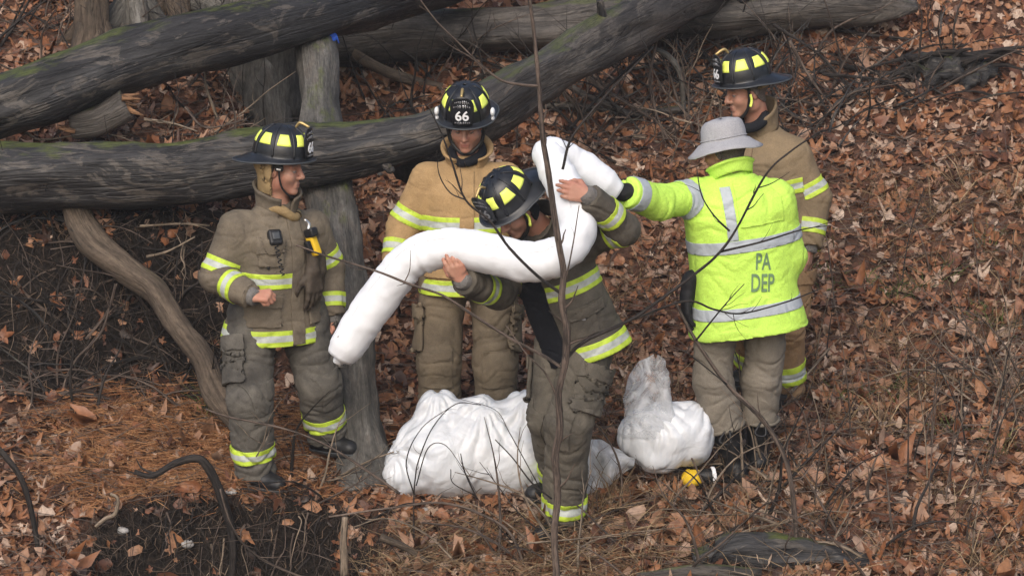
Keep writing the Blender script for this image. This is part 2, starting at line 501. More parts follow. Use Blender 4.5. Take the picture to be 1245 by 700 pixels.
def normals(V, F):
    fn = np.cross(V[F[:, 2]] - V[F[:, 0]], V[F[:, 3 % F.shape[1]]] - V[F[:, 1]]) if F.shape[1] == 4 else np.cross(V[F[:, 1]] - V[F[:, 0]], V[F[:, 2]] - V[F[:, 0]])
    N = np.zeros_like(V)
    for k in range(F.shape[1]): np.add.at(N, F[:, k], fn)
    return N / (np.linalg.norm(N, axis=1)[:, None] + 1e-12)
def relax(V, F, it=1, lam=.5):
    for _ in range(it):
        A = np.zeros_like(V); c = np.zeros(len(V))
        for k in range(4):
            a, b = F[:, k], F[:, (k + 1) % 4]
            np.add.at(A, a, V[b]); np.add.at(c, a, 1); np.add.at(A, b, V[a]); np.add.at(c, b, 1)
        V = V + lam * (A / np.maximum(c, 1)[:, None] - V)
    return V

def clip_patch(V, F, N, conds, off, tfield=None):
    """the piece of a surface where every (values, lo, hi) holds, cut cleanly and lifted by off"""
    keep = np.ones(len(F), bool)
    for f, lo, hi in conds:
        g = f[F]; keep &= (g.max(1) > lo) & (g.min(1) < hi)
    F = F[keep]
    if len(F) == 0: return None
    X = np.concatenate([V, N] + [f[:, None] for f, _, _ in conds] + ([tfield[:, None]] if tfield is not None else []), 1)
    vid = {}; rows = []; polys = []
    def vert(r):
        key = (round(r[0] * 2e4), round(r[1] * 2e4), round(r[2] * 2e4))
        i = vid.get(key)
        if i is None: i = len(rows); vid[key] = i; rows.append(r)
        return i
    for f in F:
        poly = [X[i] for i in f]
        for ci, (_, lo, hi) in enumerate(conds):
            for sgn, bd in ((1, lo), (-1, hi)):
                if not poly: break
                vals = [sgn * (r[6 + ci] - bd) for r in poly]
                if min(vals) >= 0: continue
                out = []
                for j in range(len(poly)):
                    a, b = poly[j], poly[(j + 1) % len(poly)]; va, vb = vals[j], vals[(j + 1) % len(poly)]
                    if va >= 0: out.append(a)
                    if (va >= 0) != (vb >= 0): out.append(a + (b - a) * (va / (va - vb)))
                poly = out
        if len(poly) >= 3:
            ids = []
            for r in poly:
                i = vert(r)
                if i not in ids: ids.append(i)
            if len(ids) >= 3: polys.append(ids)
    if not polys: return None
    A = np.array(rows)
    n = A[:, 3:6]; n = n / (np.linalg.norm(n, axis=1)[:, None] + 1e-9)
    return A[:, :3] + n * off, polys, A[:, -1]

def patch_obj(name, G, conds, off, mat, parent, th=.004, tf=None):
    V, F, N = G
    t = None
    if tf is not None:
        f, lo, hi = tf; t = np.clip((f - lo) / (hi - lo), 0, 1)
    r = clip_patch(V, F, N, conds, off, t)
    if r is None: return None
    return obj(name, r[0], r[1], mat, parent, attrs={'t': r[2]} if tf is not None else None, solid=th)

# ------------------------------------------------------------------ tubes
def catmull(pts, n):
    pts = np.asarray(pts, float)
    if len(pts) == 2: pts = np.array([pts[0], (pts[0] + pts[1]) / 2, pts[1]])
    e = np.concatenate([[2 * pts[0] - pts[1]], pts, [2 * pts[-1] - pts[-2]]])
    out = []
    seg = len(pts) - 1
    for i in range(seg):
        p0, p1, p2, p3 = e[i:i + 4]
        for t in np.linspace(0, 1, n, endpoint=False):
            out.append(.5 * ((2 * p1) + (-p0 + p2) * t + (2 * p0 - 5 * p1 + 4 * p2 - p3) * t * t + (-p0 + 3 * p1 - 3 * p2 + p3) * t ** 3))
    out.append(pts[-1])
    return np.array(out)
def tube(path, rad, seg=10, amp=0, freq=6, cap=True, flat=1.0, stretch=3):
    path = np.asarray(path, float); n = len(path)
    rad = np.interp(np.linspace(0, 1, n), np.linspace(0, 1, len(np.atleast_1d(rad))), np.atleast_1d(rad)) if np.ndim(rad) else np.full(n, rad)
    T = np.gradient(path, axis=0); T /= np.linalg.norm(T, axis=1)[:, None] + 1e-12
    u = np.cross(T[0], [0, 0, 1.]); u = u if np.linalg.norm(u) > .1 else np.cross(T[0], [1., 0, 0]); u = nrm(u)
    V = []; B = []
    s = np.concatenate([[0], np.cumsum(np.linalg.norm(np.diff(path, axis=0), axis=1))])
    th = np.linspace(0, 2 * np.pi, seg, endpoint=False)
    off = rng.random(3) * 50
    for i in range(n):
        u = nrm(u - T[i] * (u @ T[i])); v = np.cross(T[i], u)
        ring = np.cos(th)[:, None] * u + np.sin(th)[:, None] * v * flat
        V.append(path[i] + ring * rad[i])
        B.append(np.stack([np.full(seg, s[i]), np.cos(th) * rad[i], np.sin(th) * rad[i]], 1))
    V = np.concatenate(V); B = np.concatenate(B)
    if amp:
        C = np.repeat(path, seg, 0); dirs = (V - C) / (np.linalg.norm(V - C, axis=1)[:, None] + 1e-9)
        q = B * np.array([freq / stretch, freq, freq]) + off
        q[:, 0] += 0
        V = V + dirs * (fbm(q, 4) * amp)[:, None]
    F = []
    i = np.arange(n - 1)[:, None] * seg; j = np.arange(seg)[None]
    a = i + j; b = i + (j + 1) % seg
    F = np.stack([a, b, b + seg, a + seg], -1).reshape(-1, 4)
    B = B + off
    if cap:
        V = np.concatenate([V, path[:1], path[-1:]]); B = np.concatenate([B, B[:1], B[-seg:][:1]])
        k = len(V)
        c0 = [[k - 2, (x + 1) % seg, x, x] for x in range(seg)]; e0 = (n - 1) * seg
        F = F.tolist() + [[c[0], c[1], c[2]] for c in c0] + [[k - 1, e0 + x, e0 + (x + 1) % seg] for x in range(seg)]
    return V, F, B
def px_path(pts, Y=None):
    return [P(*q) if len(q) == 3 else P(q[0], q[1], Y) for q in pts]
def tube_obj(name, pts, rad, mat, parent=None, base=None, seg=8, n=6, amp=0, freq=6, **k):
    V, F, B = tube(catmull(pts, n), rad, seg, amp, freq, **k)
    return obj(name, V, F, mat, parent, base if base is not None else pts[0], attrs={'bk': B})

# ------------------------------------------------------------------ ground
def ground_h(x, y, fine=True):
    x = np.asarray(x, float); y = np.asarray(y, float)
    right = np.interp(y, [-30, -8, -3, -1, -.35, 0, .7, 1.2, 2, 3, 4, 5, 8, 20, 60, 120],
                      [-1.4, -1.2, -.75, -.3, -.1, .08, .25, .42, .82, 1.3, 1.82, 2.35, 3.7, 9, 26, 48])
    left = np.interp(y, [-30, -8, -3, -.55, -.36, -.22, 0, .5, .88, 1.0, 1.22, 1.6, 2.5, 4, 5, 8, 20, 60, 120],
                     [-1.5, -1.35, -1.05, -.75, -.6, 0.0, .03, .16, .27, .42, 1.1, 1.3, 1.75, 2.5, 2.95, 4, 9.2, 26, 48])
    xm = x + .12 * np.sin(y * 3.1)
    wl_back = 1 - sstep(-1.55, -1.05, xm)
    wl_front = (1 - sstep(-1.05, -.6, xm)) * np.where(y < -.15, sstep(-2.25, -1.85, xm + .1 * np.sin(y * 9)), 1)
    wl = np.where(y > .4, wl_back + (wl_front - wl_back) * (1 - sstep(.3, .8, y)), wl_front)
    z = right + (left - right) * wl
    z = z - .09 * np.exp(-((x + .2) / .4) ** 2 - ((y - .45) / .3) ** 2)
    shp = np.broadcast(x, y).shape
    p = np.stack([np.broadcast_to(x, shp).ravel(), np.broadcast_to(y, shp).ravel(), np.zeros(int(np.prod(shp)))], 1)
    z = z + (.055 * fbm(p * 1.3, 3) + .018 * fbm(p * 7 + 5, 3)).reshape(shp)
    if fine:
        st = np.abs(left - right) * wl
        bank = wl * ((np.abs(y - 1.05) < .3) | (np.abs(y + .33) < .2))
        z = z + (bank.reshape(shp) * (.085 * fbm(p * 7 + 31, 4) + .05 * np.abs(fbm(p * 19 + 3, 3))).reshape(shp))
    return z
def gz(x, y): return float(ground_h(np.array([x]), np.array([y]))[0])
def Yat(px, py):
    """depth at which the ground lies under this line of sight"""
    ys = np.arange(-1.2, 6, .02); q = np.array([P(px, py, y) for y in ys]); d = ground_h(q[:, 0], q[:, 1]) - q[:, 2]
    i = np.argmax(d > 0); return float(ys[i]) if d[i] > 0 else 4.5
gx = np.concatenate([-np.geomspace(30, 3.3, 18), np.arange(-3.2, 3.21, .03), np.geomspace(3.3, 30, 18)])
gy = np.concatenate([-np.geomspace(30, 1.6, 16), np.arange(-1.5, 5.2, .03), np.geomspace(5.3, 44, 18)])
GX, GY = np.meshgrid(gx, gy, indexing='ij')
GZ = ground_h(GX, GY)
nx_, ny_ = GX.shape
def gz(x, y):                       # quick look-up on the finished grid
    i = int(np.clip(np.searchsorted(gx, x) - 1, 0, nx_ - 2)); k = int(np.clip(np.searchsorted(gy, y) - 1, 0, ny_ - 2))
    u = (x - gx[i]) / (gx[i + 1] - gx[i]); v = (y - gy[k]) / (gy[k + 1] - gy[k])
    return float((GZ[i, k] * (1 - u) + GZ[i + 1, k] * u) * (1 - v) + (GZ[i, k + 1] * (1 - u) + GZ[i + 1, k + 1] * u) * v)
GV = np.stack([GX.ravel(), GY.ravel(), GZ.ravel()], 1)
a_ = (np.arange(nx_ - 1)[:, None] * ny_ + np.arange(ny_ - 1)[None]).ravel()
GF = np.stack([a_, a_ + ny_, a_ + ny_ + 1, a_ + 1], 1)
slope = np.gradient(GZ, axis=1) / np.gradient(GY, axis=1)
soil = sstep(1.0, 2.0, np.abs(slope))
shade_zone = (1 - sstep(-1.7, -1.2, GX)) * sstep(.75, .95, GY) * (1 - sstep(1.3, 1.6, GY))  # dark bank soil, with shade under the level log painted into its colour
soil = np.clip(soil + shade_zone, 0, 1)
# open, damp earth where the creek bank has slipped away
soil = np.clip(soil + .9 * (1 - sstep(-1.0, -.6, GX)) * sstep(-2.2, -1.9, GX) * (1 - sstep(-.25, -.16, GY)), 0, 1)
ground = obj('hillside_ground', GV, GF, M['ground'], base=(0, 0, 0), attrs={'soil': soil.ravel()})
tag(ground, kind='structure')
def gnormal(x, y):
    e = .04
    dx = (ground_h(x + e, y, False) - ground_h(x - e, y, False)) / (2 * e); dy = (ground_h(x, y + e, False) - ground_h(x, y - e, False)) / (2 * e)
    n = np.stack([-dx, -dy, np.ones_like(dx)], -1)
    return n / np.linalg.norm(n, axis=-1)[..., None]

v3_ = lambda *a: np.array(a, float)
# ------------------------------------------------------------------ fallen logs and trees
def log(name, label, pts, rad, mat, cat='log', seg=28, n=12, amp=.04, freq=7, group=None):
    V, F, B = tube(catmull(pts, n), rad, seg, amp, freq, stretch=5)
    o = obj(name, V, F, mat, base=pts[0], attrs={'bk': B}); tag(o, label, cat, group); return o
mid = log('fallen_log', 'dark wet fallen log running level behind the firefighter in profile', px_path([(-160, 233, 1.22), (0, 215, 1.18), (200, 207, 1.12), (380, 188, 1.08), (500, 165, 1.08), (585, 142, 1.1)]), [.19, .185, .165, .145, .13, .12], M['log'], group='fallen tree trunks')
up = log('fallen_log', 'mossy fallen log slanting upward over the level dark log', px_path([(-160, 178, 1.35), (0, 128, 1.5), (150, 77, 1.75), (300, 38, 2.1), (430, 4, 2.6), (640, -60, 4.1)]), [.172, .17, .168, .165, .17, .16], M['log'], group='fallen tree trunks')
diag = log('fallen_log', 'grey fallen trunk sloping up to the right behind the helmet numbered 66', px_path([(490, 196, 1.3), (600, 128, 1.8), (700, 67, 2.45), (800, 13, 3.2), (930, -50, 4.3)]), [.125, .13, .138, .148, .15], M['log2'], group='fallen tree trunks')
top = log('fallen_log', 'weathered pale topped log lying level high on the slope beneath the sloping trunk', px_path([(380, 52, 3.5), (480, 40, 3.6), (620, 36, 3.66), (800, 22, 3.75), (960, 11, 3.85), (1060, 10, 3.9), (1115, 7, 3.95)]), [.14, .14, .145, .14, .14, .11, .035], M['log2'], group='fallen tree trunks')

# snapped branch stubs on the logs, splintered ends
def stub(parent, p, d, r, ln, mat):
    d = nrm(d); V, F, B = tube(catmull([p - d * .02, p + d * ln * .5, p + d * ln + np.array([0, 0, .03])], 6), [r * 1.5, r, r * .75], 12, r * .35, 16)
    obj('branch_stub', V, F, mat, parent, attrs={'bk': B})
for (lg, px, py, Y, d, r, ln) in ((diag, 735, 30, 2.65, (-.2, -.3, .8), .03, .12), (top, 905, -4, 3.72, (.4, -.4, .8), .03, .12), (mid, 470, 200, 1.0, (.3, -.8, -.4), .022, .1)):
    stub(lg, P(px, py, Y), v3_(*d), r, ln, M['log'])

def tree(label, pts, rad, mat, seg=26, roots=5, amp=.028, group='standing tree trunks', limbs=True, rootr=.5):
    b = np.array(pts[0]); t = thing('tree', label, 'tree', b, group)
    tube_obj('trunk', pts, rad, mat, t, seg=seg, n=12, amp=amp, freq=7, stretch=4)
    for i in range(roots):
        a = 2 * math.pi * i / roots + random.uniform(-.3, .3); r = rad[0]
        d = np.array([math.cos(a), math.sin(a), 0])
        q = [b + d * r * .35 + [0, 0, .28]]
        for s in (1.15, 1.9, 2.7):
            x, y = (b + d * r * s)[:2]; q.append(np.array([x, y, gz(x, y) + (.05 if s < 1.5 else .005) - (.04 if s > 2.5 else 0)]))
        tube_obj('root', q, [r * rootr, r * rootr * .75, r * rootr * .4, r * .08], mat, t, seg=10, amp=.008, freq=9)
    tp = np.array(pts[-1])
    if limbs:
        for i in range(6):
            a = random.uniform(0, 6.28); q = [tp - [0, 0, random.uniform(0, .6)]]
            for s in range(3):
                q.append(q[-1] + np.array([math.cos(a) * .45, math.sin(a) * .45, random.uniform(.2, .6)]))
            tube_obj('limb', q, [rad[-1] * .5, .01], mat, t, seg=8, amp=.005)
    return t
def rooted(px, py_top, Y, lean_px=0, h=3.6):
    """a standing trunk that meets the ground at depth Y under image column px"""
    x = P(px, 100, Y)[0]; z = gz(x, Y)
    return [np.array([x, Y, z - .12]), np.array([x + lean_px * .1, Y + .02, z + .5]), np.array([x + lean_px * .4, Y + .05, z + 1.5]), np.array([x + lean_px, Y + .1, z + h])]
tree('broad mossy grey tree trunk rising between the slanting log and the level log', rooted(318, 100, 2.85, .05), [.27, .21, .18, .13], M['trunk'])
tree('slim pale grey tree trunk beside the darker trunks above the slanting log', rooted(165, 40, 2.9, -.1), [.13, .105, .09, .06], M['trunk'])
tree('dark slim tree trunk beside the pale grey one above the slanting log', rooted(112, 40, 2.7, .12), [.11, .085, .08, .05], M['limb'])
tree('stout grey brown tree trunk behind the slanting log', rooted(205, 40, 3.2, .05), [.19, .16, .14, .1], M['limb'])
lt = tree('leaning grey tree trunk passing under the level log beside the firefighter in profile', px_path([(448, 606, .02), (441, 560, .12), (433, 470, .34), (420, 370, .6), (405, 270, .98), (393, 190, 1.5), (384, 60, 2.35), (374, -60, 3.2), (360, -250, 4.2)]), [.19, .135, .115, .118, .13, .115, .095, .085, .06], M['trunk'], roots=0, limbs=False, rootr=.35, amp=.045)
ll = log('fallen_limb', 'bent brown limb running from the level log down behind the firefighter in profile', px_path([(88, 215, 1.32), (90, 255, 1.2), (112, 298, 1.08), (150, 325, .98), (188, 352, .9), (218, 398, .8), (248, 438, .7), (268, 482, .58), (310, 532, .44), (360, 568, .3), (425, 588, .1)]), [.06, .066, .07, .07, .062, .06, .064, .066, .06, .055, .05], M['limb'], 'branch', 18, 10, .026, 11)
bs_ = log('broken_stub', 'broken charred stub with orange splintered end under the slanting log', px_path([(88, 150, 1.62), (120, 145, 1.6), (155, 128, 1.6)]), [.075, .075, .08], M['log2'], 'branch', 16, 8, .02, 12)
for k in range(14):
    e_ = P(86, 152, 1.6) if k % 2 else P(160, 128, 1.58); e_ = e_ + np.array([random.uniform(-.02, .02), random.uniform(-.06, .02), random.uniform(-.06, .06)]); d_ = np.array([-1 if k % 2 else 1, random.uniform(-.5, .1), random.uniform(-.5, .4)])
    V, F, B = tube(np.array([e_ - d_ * .04, e_, e_ + d_ * random.uniform(.03, .09)]), [.018, .014, .003], 5, .004, 30); obj('splinter', V, F, M['rot'], bs_, attrs={'bk': B})
log('half_buried_log', 'short grey log half sunk in the leaves below the yellow ended canister', px_path([(842, 678, -.72), (900, 672, -.70), (990, 673, -.68), (1062, 682, -.66)]), [.03, .06, .078, .07, .03], M['log'], 'log', 24, 14, .06, 8)
log('half_buried_log', 'thin grey pole lying low in front of the half sunk grey log', px_path([(775, 702, -.86), (850, 694, -.84), (925, 698, -.82)]), [.03, .035, .03], M['log2'], 'log', 14, 8, .01, 9)
# uprooted stump on the upper slope
sp = P(1150, 95, Yat(1150, 95)); sp[2] = gz(sp[0], sp[1])
st_ = thing('uprooted_stump', 'dark uprooted stump with tangled roots on the leafy upper slope', 'stump', sp)
f = Field(); f.ell(sp + [0, 0, .03], (.17, .14, .09), k=.05); f.ell(sp + [.18, 0, .0], (.12, .11, .07), k=.05); f.ell(sp + [-.16, .02, .08], (.07, .07, .08), k=.05)
V, F = f.mesh(.018); N = normals(V, F); V = V + N * (.08 * fbm(V * 8, 4) - .03 * np.abs(fbm(V * 25, 3)))[:, None]
obj('root_ball', V, F, M['log'], st_, attrs={'bk': V * 2})
for i in range(34):
    a = random.uniform(0, 6.28); q = [sp + [random.uniform(-.15, .2), 0, random.uniform(.02, .12)]]
    d = np.array([math.cos(a), .5 * math.sin(a), random.uniform(-.1, .6)])
    for s in range(4): q.append(q[-1] + d * random.uniform(.06, .12) + np.array([random.uniform(-.04, .04), random.uniform(-.04, .04), -.015 * s]))
    tube_obj('root', q, [.022, .004], M['twigd'], st_, seg=6)

# ------------------------------------------------------------------ lettering
_txt = {}
def text_mesh(s):
    """flat letters of height about 1, centred, as small triangles"""
    if s in _txt: return _txt[s]
    cu = bpy.data.curves.new('lettering', 'FONT'); cu.body = s; cu.align_x = 'CENTER'; cu.resolution_u = 4
    cu.offset = .018
    o = bpy.data.objects.new('lettering', cu); S.collection.objects.link(o)
    dg = bpy.context.evaluated_depsgraph_get()
    me = bpy.data.meshes.new_from_object(o.evaluated_get(dg))
    bpy.data.objects.remove(o)
    bm = bmesh.new(); bm.from_mesh(me)
    bmesh.ops.remove_doubles(bm, verts=bm.verts, dist=.001)
    bmesh.ops.triangulate(bm, faces=bm.faces)
    bmesh.ops.subdivide_edges(bm, edges=[e for e in bm.edges if e.calc_length() > .25], cuts=2)
    bmesh.ops.triangulate(bm, faces=bm.faces)
    bm.verts.index_update()
    V = np.array([v.co[:2] for v in bm.verts]); F = [[v.index for v in f.verts] for f in bm.faces]
    bm.free(); bpy.data.meshes.remove(me)
    V[:, 1] -= V[:, 1].min(); V /= V[:, 1].max(); V[:, 0] -= (V[:, 0].max() + V[:, 0].min()) / 2
    _txt[s] = (V, F); return _txt[s]

def grid_faces(n, m, close=False):
    F = []
    for i in range(n - 1):
        for j in range(m if close else m - 1):
            F.append([i * m + j, i * m + (j + 1) % m, (i + 1) * m + (j + 1) % m, (i + 1) * m + j])
    return np.array(F)
def rows_mesh(rows, close=True):
    V = np.concatenate(rows); return V, grid_faces(len(rows), len(rows[0]), close)

# ------------------------------------------------------------------ people
def head_frame(fwd, up):
    f = nrm(fwd); u = nrm(np.asarray(up, float) - f * (np.asarray(up, float) @ f)); l = np.cross(u, f)
    return np.array([f, l, u])            # rows: forward, left, up

def hand(fd, w, d, n, side, curl=(.5, .5, .5), thumb=.5, s=1.0, spread=.0, tg=None):
    d = nrm(d); n = nrm(np.asarray(n, float) - d * (np.asarray(n, float) @ d))
    e = np.cross(d, n) * (1 if side == 'R' else -1)         # towards the thumb
    w = np.asarray(w, float)
    L = [.07, .078, .072, .056]
    for i in range(4):
        o = (1.5 - i) * .0215 * s
        k0 = w + e * o * .55 + d * .012 * s; k1 = w + e * o + d * (.088 - .006 * abs(i - 1.2)) * s
        fd.cone(k0, k1, .0165 * s, .0125 * s, .014 * s, tg=tg)
        p = k1; dd = nrm(d + e * spread * (1.5 - i)); ang = 0
        for ph, fr in enumerate((.45, .31, .24)):
            ang += curl[ph] * (1 + .08 * (i - 1.5))
            v = dd * math.cos(ang) + n * math.sin(ang)
            q = p + v * L[i] * fr * s * 1.05
            fd.cone(p, q, (.0105 - .0012 * ph) * s, (.0098 - .0013 * ph) * s, .004 * s, tg=tg); p = q
    tb = w + d * .025 * s + e * .022 * s + n * .008 * s
    t1 = tb + nrm(e * .75 + d * .65 + n * .35) * .04 * s
    t2 = t1 + nrm(d * .8 + e * (.45 - thumb) + n * (.25 + .9 * thumb)) * .033 * s
    t3 = t2 + nrm(d * .75 + e * (.1 - thumb) + n * (.2 + .9 * thumb)) * .026 * s
    fd.cone(tb, t1, .018 * s, .0135 * s, .012 * s, tg=tg); fd.cone(t1, t2, .0128 * s, .0112 * s, .004 * s, tg=tg); fd.cone(t2, t3, .0112 * s, .0088 * s, .003 * s, tg=tg)

def add_head(fd, c, H, neck):
    def L(a, b, z): return c + a * H[0] + b * H[1] + z * H[2]
    fd.ell(L(-.012, 0, .035), (.097, .076, .088), H, .01, tg='head')
    fd.ell(L(.036, 0, -.045), (.058, .057, .076), H, .03, tg='head')
    fd.ell(L(.076, 0, -.106), (.022, .026, .018), H, .025, tg='head')
    for s in (-1, 1):
        fd.ell(L(.002, s * .05, -.068), (.03, .018, .03), H, .03, tg='head')
        fd.cone(L(.084, s * .014, .021), L(.07, s * .048, .02), .012, .011, .018, tg='head')
        fd.ell(L(.062, s * .043, -.03), (.027, .024, .024), H, .03, tg='head')
        fd.ell(L(.1, s * .032, .0), (.016, .018, .013), H, .012, 's')
        fd.ell(L(-.006, s * .078, -.008), (.021, .010, .032), H, .006, tg='head')
        fd.ell(L(.0, s * .091, -.006), (.010, .007, .019), H, .004, 's')
        fd.ell(L(.101, s * .0135, -.036), (.011, .008, .008), H, .008, tg='head')
    fd.cone(L(.09, 0, .018), L(.117, 0, -.03), .009, .0125, .014, tg='head')
    fd.cone(L(.093, -.016, -.0655), L(.093, .016, -.0655), .0075, .0075, .008, tg='head')
    fd.cone(L(.091, -.013, -.079), L(.091, .013, -.079), .0085, .0085, .008, tg='head')
    fd.cone(L(.103, -.019, -.0725), L(.103, .019, -.0725), .003, .003, .004, 's')
    fd.cone(L(-.022, 0, -.05), neck, .057, .064, .03, tg='neck')

class Person:
    def __init__(s, label, j, o, group='emergency workers on the slope'):
        s.j = j; s.o = o
        for k in ('L', 'R'):
            a = j['an' + k]; a = np.array([a[0], a[1], gz(a[0], a[1]) + o.get('ankle', .11) + o.get('lift' + k, -.025)]); j['an' + k] = a
        base = (j['anL'] + j['anR']) / 2; base[2] = gz(base[0], base[1])
        s.t = thing('person', label, 'person', base, group)
        s.side = nrm(j['shL'] - j['shR']); ax = nrm(j['neck'] - j['pel']); s.side = nrm(s.side - ax * (s.side @ ax))
        s.ax = ax; s.fw = np.cross(s.side, ax); s.fr = np.array([s.side, s.fw, ax])
        s.TL = np.linalg.norm(j['neck'] - j['pel'])
        s.H = head_frame(o['face'], o['hup'])
        s.body(); s.jacket(); s.trousers(); s.boots()
    def hl(s, V):   # head coordinates
        return (V - s.j['head']) @ s.H.T
    def HL(s, a, b, z): return s.j['head'] + a * s.H[0] + b * s.H[1] + z * s.H[2]
    def body(s):
        j = s.j; f = Field()
        add_head(f, j['head'], s.H, j['neck'])
        TL = s.TL
        f.loft(j['pel'], s.fr, [(-.08, .13, .09, 0, 0), (.12, .13, .085, 0, 0), (TL * .7, .135, .085, 0, 0), (TL * .87, .095, .06, 0, -.01), (TL, .05, .05, 0, 0)], .03)
        for k in 'LR':
            f.cone(j['sh' + k] - s.ax * .01, j['el' + k], .04, .04, .02); 
            f.cone(j['el' + k], j['wr' + k], .042, .029, .02)
            f.cone(j['hip' + k], j['kn' + k], .08, .058, .03); f.cone(j['kn' + k], j['an' + k], .055, .042, .03)
            hd = s.o['hand' + k]
            if hd: hand(f, j['wr' + k], *hd['dirs'], k, hd.get('curl', (.35, .4, .3)), hd.get('thumb', .4), hd.get('s', 1.0))
        V, F = f.mesh(.0048)
        q = s.hl(V)
        lip = np.exp(-(((q[:, 0] - .099) / .012) ** 2 + (q[:, 1] / .021) ** 2 + ((q[:, 2] + .072) / .009) ** 2) * 1.2) * .8
        br = np.exp(-((np.abs(q[:, 1]) - .034) / .019) ** 4 - ((q[:, 2] - .026 + .1 * np.abs(np.abs(q[:, 1]) - .034)) / .006) ** 2) * (q[:, 0] > .05) * .75
        sb = np.clip(sstep(-.035, -.06, q[:, 2]) * (q[:, 0] > .0) * sstep(-.13, -.11, q[:, 2]), 0, 1) * s.o.get('stubble', .15)
        s.B = (V, F, normals(V, F))
        s.bo = obj('body', V, F, M['skin'], s.t, attrs={'lip': np.clip(lip, 0, 1), 'hairy': np.clip(br + sb, 0, 1)})
        # hair below the headgear
        hlm = np.interp(q[:, 0], [-.12, -.06, -.02, .0, .03, .06, .1], [-.075, -.07, -.035, .005, .018, .05, .085])
        inhead = (np.abs(q) < .2).all(1)
        patch_obj('hair', s.B, [(np.where(inhead, q[:, 2] - hlm, -1), 0, .3)], .006, s.o.get('hair', M['hair']), s.t, .004)
        for sg in (-1, 1):
            c = s.HL(.081, sg * .032, -.001); rows = []
            th = np.linspace(0, 2 * np.pi, 16, endpoint=False)
            es = []
            for ph in np.linspace(-np.pi / 2, np.pi / 2, 11):
                d = np.stack([np.cos(ph) * np.cos(th), np.cos(ph) * np.sin(th), np.full(16, np.sin(ph))], 1)
                rows.append(c + .0128 * d @ s.H)
                look = nrm([1, 0, s.o.get('look', -.15)])
                e = np.where(d @ look > .9, .8, .5)
                e = np.where(d[:, 2] > s.o.get('lid', .25), .1, np.where(d[:, 2] > s.o.get('lid', .25) - .2, .35, e)); es.append(e)
            V2, F2 = rows_mesh(rows); obj('eye', V2, F2, M['eye'], s.t, attrs={'e': np.concatenate(es)})
    def wrinkle(s, V, N, bones, fd, amp):
        """creases that run round each limb, strongest near the joints"""
        ws = 0; tot = 0
        for tg, a, b, ka in bones:
            ax = nrm(b - a); L = np.linalg.norm(b - a); q = V - a; t = q @ ax
            pr = q - t[:, None] * ax
            d = fd.dist(V, (tg,))
            w = np.exp(-np.clip(d, -.05, 1) / .025)
            wob = perlin(V * 5 + 3)
            p = pr * 4.0 + ax * (t * 10.5 + wob * 1.2)[:, None]
            n1 = perlin(p + 7); n2 = perlin(p * 2.1 + 40)
            crease = -(1 - np.abs(n1) * 4.2).clip(0, 1) ** 1.5 * .95 + n1 * .5 + n2 * .08 - .3 * (1 - np.abs(n2) * 4).clip(0, 1) ** 1.5
            jn = .55 + .75 * np.exp(-((t / L - 1) / .28) ** 2)
            tot = tot + w * crease * jn * ka; ws = ws + w
        big = perlin(V * 3.6 + 9) * .6
        return V + N * (amp * (tot / ws + big))[:, None]
    def jacket(s):
        j, o = s.j, s.o; f = Field(); TL = s.TL
        k = o.get('bulk', 1.0); hem = o.get('hem', .18); fl = o.get('flare', 1.0)
        f.loft(j['pel'], s.fr, [(-hem, .232 * k * fl, .18 * k * fl, 0, .0), (0, .215 * k, .165 * k, 0, 0), (TL * .35, .208 * k, .16 * k, 0, .01), (TL * .68, .21 * k, .15 * k, 0, .005), (TL * .8, .172 * k, .122 * k, 0, -.005), (TL * .92, .115, .095, 0, -.01), (TL + .02, .075, .075, 0, 0)], .03, 'torso')
        ar = o.get('arm', 1.0)
        for q in 'LR':
            a, e, w = j['sh' + q], j['el' + q], j['wr' + q]
            f.cone(j['neck'] - s.ax * .045, a - s.ax * .005, .05, .06, .05, tg='torso')
            f.cone(a, e, .076 * ar, .077 * ar, .07, tg='ua' + q)
            f.cone(e, w, .08 * ar, .066 * ar, .03, tg='fa' + q, cut=(False, True))
        V, F = f.mesh(.0075)
        V = relax(V, F, 1); N = normals(V, F)
        bones = [('torso', j['pel'] - s.ax * hem, j['neck'], .8)] + [('ua' + q, j['sh' + q], j['el' + q], 1.) for q in 'LR'] + [('fa' + q, j['el' + q], j['wr' + q], .9) for q in 'LR']
        V = s.wrinkle(V, N, bones, f, o.get('wr', .012)); N = normals(V, F)
        s.J = (V, F, N); s.Jf = f
        s.jo = obj(o.get('jname', 'coat'), V, F, o['jm'], s.t)
        loc = (V - j['pel']) @ s.fr.T; s.Jl = loc
        darm = f.dist(V, ('uaL', 'uaR', 'faL', 'faR')); dt = f.dist(V, ('torso',))
        s.on_torso = darm - dt
        for nm, w0, w1, cd in o.get('bands', []):
            u0, u1 = cd if cd else (-9, 9)
            extra = [(loc[:, 0], u0, u1)] if cd else []
            patch_obj('reflective_stripe', s.J, [(loc[:, 2], w0, w1), (s.on_torso, -.004, 9)] + extra, .0035, M[nm], s.jo, .003, (loc[:, 2], w0, w1))
        for nm, bone, t0, t1 in o.get('sleeve', []):
            a, b = (j['sh' + bone[2]], j['el' + bone[2]]) if bone[:2] == 'ua' else (j['el' + bone[2]], j['wr' + bone[2]])
            t = (V - a) @ nrm(b - a)
            d = f.dist(V, (bone,)); other = f.dist(V, tuple(x for x in ('torso', 'uaL', 'uaR', 'faL', 'faR') if x != bone))
            patch_obj('reflective_stripe', s.J, [(t, t0, t1), (other - d, -.004, 9), (-d, -.05, 9)], .0035, M[nm], s.jo, .003, (t, t0, t1))
